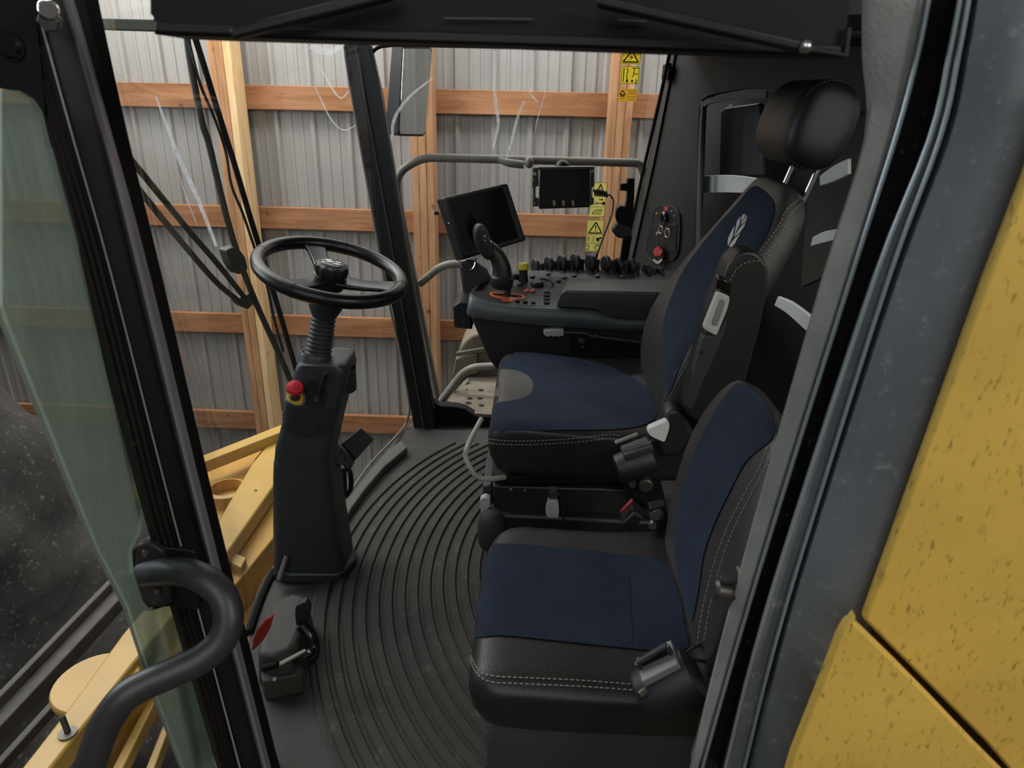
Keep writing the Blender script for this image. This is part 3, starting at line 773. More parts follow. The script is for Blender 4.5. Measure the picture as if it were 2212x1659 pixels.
# the leaf emblem: seven pale blades
EMB = plain('emblem_print', lin(186, 182, 176), .6)
blades = [[(1612.3, 463.1), (1608.7, 463.9), (1604.7, 468.9), (1604, 477.6), (1602.9, 484.1), (1611.6, 470.4)],
          [(1615.2, 465), (1616.3, 470.4), (1613.4, 479.8), (1602.9, 487.7), (1603.7, 484.9), (1612.3, 472.6)],
          [(1602.8, 468.6), (1594.3, 479.1), (1592.1, 490.6), (1590.6, 500), (1587.4, 511.6), (1589.2, 509.4), (1600, 486.3)],
          [(1612.7, 482), (1611.2, 489.2), (1602.2, 502.2), (1588.1, 514.1), (1589.2, 510.9), (1600.8, 493.5)],
          [(1589.9, 488.1), (1582, 501.5), (1575.4, 515.2), (1574, 526.8), (1575.4, 532.2), (1578.3, 526.8), (1585.2, 512.3)],
          [(1601.8, 504.7), (1599.3, 510.2), (1589.9, 528.2), (1582, 536.2), (1577.6, 534), (1579.4, 529), (1587.7, 518.1)]]
for b_ in blades: drape(b_, cb, 2, .0035, 'leaf_emblem', EMB, seat, round_=0, maxedge=.05)

# headrest on two chrome posts
hr = V((.618, YC, 1.224)); prof = []
ax, az = V((.30, 0, .954)), V((-.954, 0, .30))
for j in range(20):
    t = 2 * PI * j / 20; c_, s_ = math.cos(t), math.sin(t)
    prof.append(hr + ax * (.098 * math.copysign(abs(c_) ** .8, c_)) + az * (.074 * math.copysign(abs(s_) ** .8, s_)))
rings = []
for y, k in ((-.148, .30), (-.145, .62), (-.136, .84), (-.120, .96), (-.095, 1.0), (0, .97), (.095, 1.0), (.120, .96), (.136, .84), (.145, .62), (.148, .3)):
    rings.append([hr + (p - hr) * k + V((0, y, 0)) for p in prof])
m = M(); m.loft(rings); head = put(m, 'headrest', LEATHER, seat, subs=1)
ch = caster([head])
ring_px = []
for p in prof: ring_px.append(proj(hr + (p - hr) * .93 + V((0, -.126, 0))))
stitches([ring_px[i % 20] for i in range(2, 23)], ch, .0008, 'headrest_stitching', plain('dark_thread', lin(72, 68, 64), .8), head)
for px_ in ((1704, 372), (1750, 396)):
    yy = 1.83 if px_[0] < 1720 else 1.69
    q = P(*px_, Y=yy); m = M(); m.tube([q + V((.02, 0, .06)), q - V((.012, 0, .05))], .0065, 12); put(m, 'headrest_post', CHROME, seat)

# folded-up armrest on the near side, with its pale release handle
arm_px = fillet([V((x, y, 0)) for x, y in ((1562, 604), (1574, 568), (1606, 540), (1638, 546), (1659, 572), (1660, 622), (1642, 712), (1610, 828), (1590, 900), (1545, 935), (1486, 900), (1478, 880), (1496, 812), (1518, 735), (1530, 690))], 22, 4)
m = M(); f = [P(p.x, p.y, Y=1.475) for p in arm_px]; m.prism(f, (0, .075, 0)); armr = put(m, 'armrest', LEATHER, seat, bevel=.014, seg=4)
cas = caster([armr])
stitches([(1576, 606), (1592, 580), (1614, 566), (1640, 564), (1656, 576)], cas, .0012, 'stitching', THREAD, armr)
m = M(); f = [P(x, y, Y=1.47) for x, y in ((1551, 630), (1578, 641), (1572, 668), (1548, 727), (1519, 711))]
m.prism(fillet(f, .008, 4), (0, .02, 0)); put(m, 'release_handle', LGREY, armr, bevel=.004, seg=3)
m = M(); f = [P(x, y, Y=1.467) for x, y in ((1557, 645), (1568, 650), (1564, 664), (1549, 706), (1537, 700))]
m.prism(fillet(f, .006, 4), (0, .01, 0)); put(m, 'handle_recess', plain('recess_grey', lin(120, 121, 119), .5), armr, bevel=.002)
m = M(); f = [P(x, y, Y=1.468) for x, y in ((1550, 602), (1558, 598), (1580, 612), (1578, 640), (1562, 628), (1548, 624))]; m.prism(f, (0, .03, 0)); put(m, 'pivot_cap', GLOSSB, armr, bevel=.003)
m = M(); f = [P(x, y, Y=1.472) for x, y in ((1520, 724), (1548, 728), (1566, 690), (1572, 700), (1544, 770), (1516, 830), (1496, 885), (1482, 880), (1500, 800))]
m.prism(fillet(f, .01, 3), (0, .03, 0)); put(m, 'armrest_bracket', GREYP, armr, bevel=.005, seg=3)
m = M(); c = P(1515, 760, Y=1.468); m.lathe([(.001, .003), (.003, .003), (.003, -.004)], c, (0, -1, 0), 12); put(m, 'screw', DEEP, armr)

# base of the driver seat: slide rails, suspension box, grab loop, levers
def yz(px, Y0, Y1, name, mat, parent, bev=.004, seg=2):
    m = M(); f = [P(x, y, Y=Y0) for x, y in px]; m.prism(f, (0, Y1 - Y0, 0)); return put(m, name, mat, parent, bevel=bev, seg=seg)
yz([(1058, 1040), (1100, 1030), (1330, 1012), (1400, 1012), (1400, 1045), (1075, 1046)], 1.55, 2.0, 'seat_rail', DEEP, seat)
SUS = plain('suspension_black', lin(26, 26, 26), .5, var=.2, bump=.1, bscale=300)
yz([(1064, 1050), (1300, 1056), (1420, 1062), (1440, 1130), (1068, 1118)], 1.56, 2.0, 'suspension_box', SUS, seat)
yz([(1042, 1050), (1062, 1048), (1068, 1116), (1048, 1112)], 1.60, 2.0, 'front_cover', GREYP, seat)
yz([(1040, 1118), (1066, 1110), (1440, 1128), (1450, 1180), (1046, 1180), (1038, 1150)], 1.53, 2.05, 'seat_foot', SUS, seat, .01, 3)
q = [P(x, y, Y=1.50) for x, y in ((1045, 1118), (1060, 1148))]
m = M(); m.lathe([(.001, .05), (.028, .045), (.036, .02), (.038, -.02), (.034, -.06), (.001, -.06)], P(1062, 1140, Y=1.52), (0, 0, 1), 20); put(m, 'corner_boot', RUBBER, seat, subs=1)
m = M(); m.tube(smooth([P(1040, 905, Y=1.62), P(1020, 942, Y=1.56), P(1010, 965, Y=1.50), P(1006, 985, Y=1.49), P(1016, 1010, Y=1.48), P(1032, 1030, Y=1.48), P(1060, 1035, Y=1.49), P(1090, 1031, Y=1.52)], 6), .0065, 12); put(m, 'grab_loop', plain('pale_loop', lin(160, 156, 148), .4), seat)
# row of small screws and slots on the box
for x_, y_ in ((1134, 1058), (1104, 1056)):
    m = M(); m.lathe([(.001, .003), (.004, .003), (.005, 0), (.005, -.003)], P(x_, y_, Y=1.555), (0, -1, .2), 12); put(m, 'screw', STEEL, seat)
def lever(px, Y, name, label=None, mat=None):
    m = M(); f = [P(x, y, Y=Y) for x, y in px]; m.prism(fillet(f, .006, 3), (0, .022, 0)); o = put(m, name, mat or LGREY, seat, bevel=.005, seg=3)
    if label: o['label'] = label
    return o
lever([(1184, 1082), (1206, 1082), (1208, 1108), (1206, 1120), (1182, 1118), (1178, 1106)], 1.53, 'height_lever', 'pale grey lever')
m = M(); m.bar(P(1194, 1050, Y=1.55), P(1196, 1086, Y=1.54), .022, .01, (0, 1, 0)); put(m, 'lever_stem', GREYP, seat, bevel=.002)
m = M(); m.tube(smooth([P(1186, 1072, Y=1.54), P(1205, 1066, Y=1.53), P(1217, 1080, Y=1.53), P(1218, 1110, Y=1.53), P(1214, 1132, Y=1.53), P(1204, 1128, Y=1.535)], 6), .003, 8); put(m, 'loop_cable', BLACK, seat)
lever([(1036, 1080), (1048, 1074), (1060, 1080), (1052, 1114), (1042, 1118), (1038, 1102)], 1.55, 'slide_lever', 'pale grey lever')
# folding hinge cover and white tilt lever at the back corner
yz([(1440, 890), (1462, 882), (1486, 900), (1500, 940), (1470, 985), (1430, 990), (1416, 950)], 1.50, 1.56, 'hinge_cover', BLACK, seat, .01, 3)
lever([(1398, 934), (1402, 926), (1440, 910), (1446, 914), (1446, 926), (1436, 956), (1426, 952), (1408, 944)], 1.475, 'recline_lever', 'white recline lever', plain('white_lever', lin(196, 194, 192), .5))
# belt reel of the driver seat
def reel(parent, c, ax, r, l, name, mat=BLACK):
    ax = V(ax).normalized()
    m = M(); m.lathe([(.001, -l / 2 - .004), (r * .75, -l / 2 - .004), (r * .95, -l / 2), (r, -l / 2 + .006), (r, l / 2 - .006), (r * .95, l / 2), (r * .75, l / 2 + .004), (.001, l / 2 + .004)], c, ax, 24)
    return put(m, name, mat, parent)
c = P(1372, 1000, Y=1.475)
rl = reel(seat, c, (.93, .1, .38), .036, .085, 'belt_reel')
m = M(); m.box(c + V((.0, .0, .038)), (.07, .05, .02), (.93, .1, .38), (0, 1, 0)); put(m, 'reel_top', GREYP, rl, bevel=.005)
m = M(); m.tube([c + V((-.05, 0, .05)), c + V((.0, 0, .075))], .006, 8); m.tube([c + V((-.035, -.01, .035)), c + V((.03, -.01, .062))], .003, 8); put(m, 'belt_slot', DULL, rl)
m = M(); m.lathe([(.001, .004), (.014, .004), (.018, 0), (.018, -.03), (.001, -.03)], P(1395, 1050, Y=1.50), (0, -1, 0), 16); put(m, 'anchor_bolt', DULL, seat)
m = M(); m.lathe([(.001, .004), (.008, .004), (.010, 0), (.010, -.03), (.001, -.03)], P(1366, 1047, Y=1.50), (0, -1, 0), 12); put(m, 'anchor_bolt', DULL, seat)
yz([(1330, 1020), (1420, 1005), (1440, 1090), (1400, 1100), (1350, 1060)], 1.53, 1.6, 'side_bracket', DEEP, seat)
# red-buttoned buckle
b0, b1 = P(1338, 1104, Y=1.42), P(1366, 1074, Y=1.42)
m = M(); m.bar(b0 + V((.015, 0, -.03)), b1 + V((.015, 0, -.03)), .03, .055, (0, 1, 0)); bk = put(m, 'belt_buckle', BLACK, seat, bevel=.005)
m = M(); m.bar(b0.lerp(b1, .1) + V((-.001, -.012, .001)), b1 + V((-.001, -.012, .001)), .006, .010, (0, 1, 0)); put(m, 'buckle_button', plain('buckle_red', lin(150, 40, 48), .4), bk, bevel=.002)

# ================= folding seat next to the door
st2 = thing('instructor_seat', 'lower blue and black seat nearest the doorway, on a plain box', 'seat', (.12, 1.08, 0))
Z0 = .40
c2 = pillow([(-.035, .325), (-.072, .345), (-.085, .385), (-.076, .416), (-.048, .430), (.04, .428), (.16, .424), (.28, .43), (.325, .428), (.345, .40), (.34, .345), (.31, .325), (.15, .32)], .835, 1.30, .05, 'cushion', LEATHER, st2, skew=lambda t, q: (.03 * (t > .55) * (t - .55) / .45 * (1 if q.x < 0 else 0), 0, 0))
cc2 = caster([c2])
drape([(1013, 1374), (1010, 1330), (1016, 1270), (1026, 1212), (1034, 1180), (1060, 1176), (1140, 1178), (1250, 1188), (1370, 1203), (1425, 1212), (1452, 1250), (1470, 1300), (1478, 1350), (1486, 1400), (1440, 1408), (1360, 1402), (1250, 1391), (1150, 1380), (1080, 1374), (1040, 1378)], cc2, 10, .0022, 'cushion_cover', BLUE, st2, round_=3, maxedge=.06)
stitches([(1014, 1386), (1020, 1420), (1035, 1448), (1060, 1460), (1120, 1464), (1250, 1470), (1380, 1480)], cc2, .001, 'stitching', THREAD, st2)
stitches([(1016, 1410), (1022, 1440), (1040, 1464), (1066, 1474), (1120, 1477), (1250, 1483), (1380, 1492)], cc2, .001, 'stitching', THREAD, st2)
sp2 = [(.290, .36, .17, .05, .02, 0), (.274, .40, .195, .09, .04, .012), (.274, .48, .212, .105, .08, .024), (.284, .58, .216, .105, .13, .026), (.302, .68, .210, .10, .18, .022), (.332, .76, .188, .09, .25, .012), (.356, .805, .155, .072, .35, .004), (.372, .828, .11, .045, .5, 0)]
b2 = backloft(sp2, 'backrest', LEATHM, st2, 1.07)
cb2 = caster([b2])
drape([(1588, 832), (1545, 890), (1510, 960), (1480, 1040), (1464, 1110), (1458, 1170), (1468, 1240), (1484, 1310), (1497, 1340), (1512, 1270), (1522, 1200), (1546, 1130), (1580, 1060), (1612, 1000), (1650, 966), (1668, 950), (1672, 925), (1660, 890), (1640, 855), (1615, 838)], cb2, 9, .0022, 'backrest_cover', BLUE, st2, round_=3, maxedge=.06)
stitches([(1660, 966), (1642, 1010), (1605, 1075), (1568, 1150), (1540, 1230), (1520, 1310), (1506, 1392)], cb2, .001, 'stitching', THREAD, st2)
stitches([(1672, 970), (1652, 1016), (1618, 1080), (1582, 1152), (1554, 1232), (1534, 1312), (1520, 1392)], cb2, .001, 'stitching', THREAD, st2)
drape([(1352, 1236), (1357, 1236), (1368, 1388), (1362, 1390)], cc2, 3, .003, 'crease_shade', plain('crease_shade_blue', lin(14, 17, 24), .95), st2, round_=0, maxedge=.06)  # dark blue strip paints the shade of a crease
# box below
BOXM = plain('seat_box_grey', lin(47, 49, 49), .55, bump=.15, bscale=500, var=.08)
m = M(); x0, x1, y0, y1 = -.055, .44, .86, 1.30
m.loft([fillet([V((x0, y0, z)), V((x1, y0, z)), V((x1, y1, z)), V((x0, y1, z))], .03, 4) for z in (-.0, .27)] + [fillet([V((x0 + .02, y0 + .015, .325)), V((x1, y0 + .015, .325)), V((x1, y1, .325)), V((x0 + .02, y1, .325))], .03, 4)])
put(m, 'seat_box', BOXM, st2, bevel=.012, seg=3)
# belt reel with open guide at the near corner
c = P(1445, 1478, Y=.83)
rl2 = reel(st2, c, (.80, .05, .58), .042, .085, 'belt_reel')
m = M(); m.box(c + V((-.02, 0, .040)), (.062, .05, .012), (.80, .05, .58), (0, 1, 0)); put(m, 'reel_label', plain('label_grey', lin(120, 120, 120), .5), rl2, bevel=.002)
A, B_ = P(1376, 1432, Y=.83), P(1440, 1394, Y=.83); A2, B2 = P(1394, 1456, Y=.83), P(1456, 1424, Y=.83)
m = M()
for p, q in ((A, B_), (B_, B2), (A2, B2), (A, A2)): m.tube([p, q], .0045, 8)
put(m, 'belt_guide', GREYP, rl2)
m = M(); m.prism([A.lerp(B_, .06).lerp(A2, .1), B_.lerp(A, .06).lerp(B2, .1), B2.lerp(A2, .06), A2.lerp(B2, .06)], (0, .012, 0)); put(m, 'belt_webbing', DEEP, rl2)
m = M(); m.lathe([(.001, .004), (.006, .004), (.007, 0), (.007, -.01)], P(1386, 1500, Y=.80), (-.8, -.5, -.2), 12); put(m, 'reel_screw', DULL, rl2)
m = M(); m.tube(smooth([P(1474, 1418, Y=.86), P(1496, 1400, Y=.88), P(1520, 1390, Y=.92), P(1545, 1378, Y=.95)], 5), .003, 8); m.tube([P(1482, 1422, Y=.85), P(1540, 1432, Y=.9)], .003, 8); put(m, 'belt_cord', GREYP, st2)
# hinge hardware between the seats
m = M()
for (x, y, r_) in ((1418, 1112, .016), (1412, 1135, .012), (1436, 1160, .008)): m.lathe([(.001, .006), (r_ * .6, .006), (r_, 0), (r_, -.02), (.001, -.02)], P(x, y, Y=1.27), (-.4, -.9, .2), 14)
put(m, 'fold_hinge', DULL, st2)
yz([(1402, 1100), (1440, 1092), (1450, 1180), (1420, 1150)], 1.27, 1.30, 'hinge_plate', DEEP, st2)
# ------------------------------------------------------------------ floor mat
MAT = plain('ribbed_mat', lin(52, 49, 44), .72, bump=.4, bscale=160, var=.3, vscale=5, dust=.55, dcol=lin(92, 90, 84), dscale=26)
def mat_pt(r, a, z): return V((MC.x - r * math.cos(a), MC.y + r * math.sin(a), z))
m = M(); per = .0345; prof = []
r = .80
while r < 1.245:
    prof += [(r, .003), (r + .0035, .010), (r + per - .0115, .010), (r + per - .008, .003)]
    r += per
prof = [(.79, .001), (.795, .003)] + prof + [(r + .002, .003), (r + .006, .001)]
rings = []
for k in range(57):
    t = k / 56; ring = []
    for r, z in prof:
        a0 = -math.asin(min(.98, (MC.y - .96) / r)); a1 = math.asin(min(.98, (2.47 - MC.y) / r))
        ring.append(mat_pt(r, a0 + (a1 - a0) * t, z))
    rings.append(ring)
m.loft(rings, cap=False, closed=False)
fm = m.obj('floor_mat', MAT, ang=25)
tag(fm, 'black rubber floor mat with long curved ribs covering the cab floor', 'floor mat')
# straw and grit trodden into the mat
m = M()
ledge_in = [P(x, y, Z=.03) for x, y in ((880, 966), (830, 1008), (790, 1055), (760, 1096), (745, 1122))]
ledge_out = [P(x, y, Z=.03) for x, y in ((868, 950), (842, 968), (806, 1008), (772, 1050), (742, 1092))]
m = M(); m.prism(ledge_in + ledge_out[::-1], (0, 0, -.028)); struct(m.obj('trim_5', plain('ledge_grey', lin(82, 81, 75), .6, bump=.2, bscale=400, var=.12), bevel=.004), 'smooth grey raised ledge at the front of the cab floor', 'ledge')

# ------------------------------------------------------------------ side console
t = thing('control_console', 'black and slate armrest console beyond the driver seat, full of switches', 'console', (.1, 2.3, .5))
def pf(px, Y): return [P(x, y, Y=Y) for x, y in px]
DARKU = plain('console_under', lin(17, 17, 17), .55, bump=.1)
# belly
m = M(); m.loft([pf([(1017, 684), (1056, 776), (1075, 800), (1500, 800), (1480, 700), (1384, 712), (1182, 704), (1077, 692)], 2.135), pf([(1035, 676), (1062, 745), (1080, 770), (1480, 770), (1470, 680), (1384, 690), (1182, 684), (1090, 676)], 2.42)])
put(m, 'belly', DARKU, t, bevel=.006)
# slate band: near rim
near_t = [(1033, 623), (1014, 638), (1030, 647), (1100, 661), (1203, 667), (1290, 673), (1332, 687), (1400, 690), (1490, 694)]
near_b = [(1026, 668), (1008, 674), (1018, 687), (1077, 697), (1182, 707), (1261, 712), (1320, 714), (1400, 716), (1490, 718)]
yv = [2.27, 2.15, 2.115, 2.112, 2.112, 2.112, 2.112, 2.112, 2.112]
tp = smooth([P(x, y, Y=Y) for (x, y), Y in zip(near_t, yv)], 4); bt = smooth([P(x, y, Y=Y) for (x, y), Y in zip(near_b, yv)], 4)
m = M(); rings = []
for a, b in zip(tp, bt):
    o = V((0, .05, 0)); mid = a.lerp(b, .5)
    rings.append([a + o, a.lerp(b, .02) + V((0, .012, .002)), a.lerp(b, .12) + V((0, -.002, 0)), a.lerp(b, .5) + V((0, -.006, 0)), a.lerp(b, .9) + V((0, -.002, 0)), b + V((0, .008, 0)), b + o])
m.loft(rings); put(m, 'rim_band', SLATE, t, ang=60)
# top plate
PANELT = plain('console_top', lin(44, 42, 40), .5, bump=.25, bscale=700, var=.15, dust=.15, dcol=lin(80, 76, 68))
fa = [P(x, y, Z=.712) for x, y in ((1040, 612), (1060, 600), (1090, 590), (1130, 584), (1203, 582), (1290, 582), (1332, 582), (1400, 583), (1490, 585))]
ne = [P(x, y, Y=Y) + V((0, .01, .001)) for (x, y), Y in zip(near_t, yv)]
m = M(); m.loft([[a, b, b - V((0, 0, .05)), a - V((0, 0, .05))] for a, b in zip(ne, fa)]); put(m, 'top_plate', PANELT, t, bevel=.004)
top_o = [o for o in bpy.data.objects if o.name == 'top_plate'][0]
ct = caster([top_o])
def on(x, y):
    h, n = ct(x, y)
    return h if h is not None else P(x, y, Z=.70)
# armrest pad
na = [(1203, 662), (1206, 646), (1212, 634), (1224, 627), (1300, 628), (1440, 632), (1460, 692), (1400, 691), (1332, 688), (1310, 680), (1287, 668), (1240, 664)]
fa2 = [(1213, 646), (1216, 628), (1220, 612), (1230, 604), (1300, 603), (1450, 604), (1450, 660), (1400, 660), (1332, 660), (1310, 655), (1287, 650), (1240, 650)]
m = M(); A, B_ = pf(na, 2.108), pf(fa2, 2.27); c0 = sum(A, V()) / len(A)
m.loft([[p.lerp(c0, .06) + V((0, -.001, 0)) for p in A], A, [a.lerp(b, .06) + V((0, 0, .002)) for a, b in zip(A, B_)], B_]); pad = put(m, 'armrest_pad', plain('pad_leather', lin(54, 55, 55), .45, bump=.3, bscale=420, var=.1), t, bevel=.008, seg=4)
cp_ = caster([pad])
stitches([(1204, 656), (1209, 642), (1216, 633), (1228, 630), (1300, 631), (1420, 636)], cp_, .0018, 'stitching', THREAD, pad, r=.0013)
# orange gate of the joystick
def flat(px, z, name, mat, h=.003, r=.004, bev=0):
    m = M(); p = [on(x, y) + V((0, 0, z)) for x, y in px]; m.prism(fillet(p, r, 4) if r else p, (0, 0, h)); return put(m, name, mat, t, bevel=bev)
flat([(1056, 634), (1062, 631), (1128, 637), (1135, 643), (1130, 648), (1108, 650), (1107, 653), (1086, 651), (1085, 647), (1062, 641)], .0005, 'joystick_gate', ORANGE, .002, .008)
flat([(1063, 635), (1126, 640), (1128, 644), (1120, 645), (1066, 639)], .0028, 'gate_slot', DEEP, .0008, .004)
# joystick
js = V(on(1094, 641))
m = M(); q = P(1100, 604, Y=js.y); m.tube(smooth([js - V((0, 0, .005)), js.lerp(q, .5), q], 4), [.011] * 9, 12); joy = put(m, 'joystick', BLACK, t)
m = M(); m.lathe([(.001, -.022), (.030, -.022), (.036, -.014), (.037, .012), (.032, .018), (.001, .018)], P(1084, 607, Y=js.y), (P(1088, 560, Y=js.y) - P(1084, 607, Y=js.y)), 20); put(m, 'collar', BLACK, joy)
gp = smooth([P(x, y, Y=js.y) for x, y in ((1084, 606), (1084, 582), (1078, 562), (1068, 545), (1052, 530))], 5)
m = M(); k = len(gp) - 1; m.tube(gp, [.033 - .012 * (i / k) for i in range(k + 1)], 16); put(m, 'grip', LEATHER, joy, subs=1)
pd = [(1031, 486), (1042, 483), (1053, 494), (1061, 512), (1067, 534), (1068, 552), (1058, 566), (1046, 560), (1034, 543), (1026, 518), (1025, 500)]
A = pf(pd, js.y - .022); cA = sum(A, V()) / len(A)
bkv = V((-.012, .026, .004))
m = M(); m.loft([[cA + (p - cA) * .75 + V((.003, -.006, 0)) for p in A], [cA + (p - cA) * .95 + V((0, -.002, 0)) for p in A], A, [cA + (p - cA) * .97 + bkv for p in A], [cA + (p - cA) * .7 + bkv * 1.35 for p in A]]); hd = put(m, 'handle_head', BLACK, joy, subs=1)
chd = caster([hd])
for i, (x, y, rr) in enumerate(((1044, 496, .0048), (1051, 500, .004), (1047, 511, .0045), (1055, 517, .0045), (1053, 528, .005), (1060, 522, .003), (1059, 538, .004), (1062, 548, .0035), (1048, 520, .0035))):
    h, n_ = chd(x, y)
    if h is None: continue
    m = M(); m.lathe([(.0005, .003), (rr * .8, .0026), (rr, 0), (rr, -.003)], h, n_, 12); put(m, 'thumb_button', [DULL, GREYP, STEEL][i % 3], joy)
m = M(); h = P(1071, 616, Y=js.y - .027); m.lathe([(.001, .003), (.003, .003), (.004, 0), (.004, -.004)], h, (0, -1, .2), 10); put(m, 'collar_screw', CHROME, joy)
# yellow-capped knob
kb = P(1131, 612, Y=2.32)
ktop = P(1130, 575, Y=2.32)
ax = ktop - kb
m = M(); m.lathe([(.001, 0), (.016, 0), (.014, ax.length * .6), (.015, ax.length * .85), (.001, ax.length * .85)], kb, ax, 20); kn = put(m, 'throttle_knob', BLACK, t)
m = M(); m.lathe([(.016, ax.length * .82), (.0185, ax.length * .84), (.0185, ax.length * 1.10), (.016, ax.length * 1.17), (.012, ax.length * 1.15), (.001, ax.length * 1.13)], kb, ax, 24); put(m, 'yellow_cap', YPLAST, kn)
# round dials, red-orange pair, switch rows
for x, y, r1 in ((1116, 596, .026), (1160, 615, .022)):
    m = M(); m.lathe([(r1, 0), (r1, .006), (r1 * .8, .011), (.001, .012)], on(x, y), (0, 0, 1), 24); put(m, 'dial', BLACK, t)
for x in (1138, 1152):
    m = M(); m.lathe([(.008, 0), (.008, .005), (.006, .007), (.001, .007)], on(x, 630), (0, 0, 1), 14); put(m, 'orange_button', plain('orange_key', lin(196, 82, 60), .4), t)
for x, y in ((1119, 651), (1135, 653), (1152, 654)):
    m = M(); m.box(on(x, y) + V((0, 0, .003)), (.014, .016, .007)); put(m, 'push_button', DULL if x == 1152 else BLACK, t, bevel=.002)
for y in (633, 640, 648, 655):
    m = M(); m.box(on(1181, y) + V((0, 0, .003)), (.019, .012, .008)); put(m, 'rocker_button', GREYP, t, bevel=.0025)
for x, y in ((1122, 615), (1181, 603), (1206, 607), (1219, 600), (1150, 598), (1184, 592), (1240, 596), (1290, 597), (1345, 598)):
    m = M(); m.lathe([(.009, 0), (.009, .004), (.006, .006), (.001, .006)], on(x, y), (0, 0, 1), 14, sx=1.4); put(m, 'small_switch', GREYP, t)
m = M(); m.tube(smooth([on(1168, 605) + V((0, 0, .004)), on(1182, 612) + V((0, 0, .014)), on(1196, 618) + V((0, 0, .004))], 5), .004, 8); put(m, 'curved_guard', BLACK, t)
# rows of finned lever caps along the far edge
YL = 2.45
for i, (x, y, hh) in enumerate(((1157, 577, 31), (1186, 572, 33), (1214, 570, 35), (1243, 568, 36), (1276, 569, 35), (1309, 571, 33), (1336, 574, 30), (1363, 575, 30), (1397, 586, 28), (1425, 592, 26))):
    c = P(x, y, Y=YL); rz = hh * c.y / 1534 * .58
    m = M(); fin = [c + V((math.cos(a) * rz * .42, -math.cos(a) * rz * .8, math.sin(a) * rz)) for a in [2 * PI * j / 18 for j in range(18)]]
    m.prism([p - V((.007, .003, 0)) for p in fin], (.013, .006, 0)); lv = put(m, 'lever_cap', BLACK, t, bevel=.003)
    if i < 9:
        m = M(); c2 = P(x + 15, y + 2, Y=YL); m.loft([[c2 + V((sx * w_, sy * w_, z)) for sx, sy in ((-1, -1), (1, -1), (1, 1), (-1, 1))] for w_, z in ((.007, -.03), (.006, .0), (.008, .008), (.006, .018))]); put(m, 'lever_stub', BLACK, t, bevel=.002)
m = M(); m.bar(P(1140, 598, Y=2.47), P(1440, 606, Y=2.47), .07, .03, (0, 0, 1)); put(m, 'lever_rail', BLACK, t, bevel=.008)
# pale grip under the rim and its linkage
gpx = [(1174, 714), (1196, 712), (1218, 713), (1218, 728), (1212, 726), (1207, 729), (1201, 726), (1196, 729), (1190, 726), (1184, 729), (1178, 726), (1174, 722)]
m = M(); m.prism(pf(gpx, 2.098), (0, .025, 0)); put(m, 'adjust_grip', LGREY, t, bevel=.003)
m = M(); m.tube(smooth([P(1218, 718, Y=2.11), P(1262, 720, Y=2.115), P(1285, 727, Y=2.115), P(1390, 740, Y=2.12)], 5), .006, 8); put(m, 'link_rod', GREYP, t)
m = M(); m.prism(pf([(1232, 726), (1390, 738), (1390, 790), (1228, 775)], 2.122), (0, .01, 0)); br = put(m, 'pivot_plate', DEEP, t, bevel=.003)
for x, y, r_ in ((1257, 736, .012), (1259, 748, .007), (1290, 724, .009)):
    m = M(); m.lathe([(.001, .008), (r_ * .6, .008), (r_, .003), (r_, -.004)], P(x, y, Y=2.118), (0, -1, 0), 14); put(m, 'pivot_bolt', DULL, br)
# pods at the nose of the console
m = M(); m.prism(pf([(978, 662), (993, 653), (1012, 655), (1020, 712), (981, 708)], 2.2), (0, .16, 0)); nb = put(m, 'nose_box', plain('nose_box', lin(24, 26, 30), .5), t, bevel=.004)
for x in (998, 1004, 1010):
    m = M(); m.prism(pf([(x, 691), (x + 4, 691), (x + 5, 710), (x + 1, 710)], 2.194), (0, .01, 0)); put(m, 'cooling_fin', GREYP, nb)
m = M(); m.loft([pf([(990, 566), (1022, 560), (1052, 580), (1062, 606), (1022, 640), (1002, 648), (997, 610)], 2.33), pf([(996, 566), (1022, 562), (1052, 580), (1062, 604), (1022, 632), (1006, 640), (1000, 608)], 2.43)]); put(m, 'display_arm', GREYP, t, bevel=.008, seg=3)

# ------------------------------------------------------------------ display, small controller, cable, holder
t = thing('display_monitor', 'large black touchscreen tilted above the front end of the console', 'monitor', P(1040, 480, Y=2.32))
f = [(957, 427), (1097, 395), (1137, 519), (1001, 559)]
fr = [P(1001, 559, Y=2.30), P(957, 427, Y=2.30), P(1097, 395, Y=2.34), P(1137, 519, Y=2.34)]
bk = [P(985, 566, Y=2.345), P(941, 430, Y=2.345), P(1084, 398, Y=2.38), P(1126, 520, Y=2.38)]
m = M(); m.loft([fr, bk]); put(m, 'casing', BLACK, t, bevel=.007, seg=3)
nf = (fr[3] - fr[0]).cross(fr[1] - fr[0]).normalized()
if nf.y > 0: nf = -nf
def ff(u, v, o=.001): return fr[0].lerp(fr[3], u).lerp(fr[1].lerp(fr[2], u), v) + nf * o
m = M(); m.prism([ff(.06, .08), ff(.90, .08), ff(.90, .95), ff(.06, .95)], nf * .0008); put(m, 'screen', plain('dark_screen', lin(16, 17, 18), .12), t)
m = M(); m.tube([ff(.955, .06, .0), ff(.955, .90, .0)], .0022, 8); put(m, 'bezel_edge', GREYP, t)
m = M(); m.lathe([(.001, .003), (.003, .002), (.003, -.002)], P(970, 483, Y=2.315), (-.5, -.8, 0), 10); put(m, 'case_screw', STEEL, t)
m = M(); m.box(P(943, 460, Y=2.35), (.014, .016, .012)); put(m, 'side_button', BLACK, t, bevel=.002)
m = M(); m.tube(smooth([P(993, 560, Y=2.32), P(995, 570, Y=2.315), P(1003, 580, Y=2.31), P(1016, 583, Y=2.31), P(1025, 575, Y=2.31), P(1028, 558, Y=2.32)], 5), .0028, 8); put(m, 'wire_loop', CHROME, t)
m = M(); m.tube([P(1006, 561, Y=2.31), P(1022, 556, Y=2.31)], .004, 10); put(m, 'mount_pin', STEEL, t)

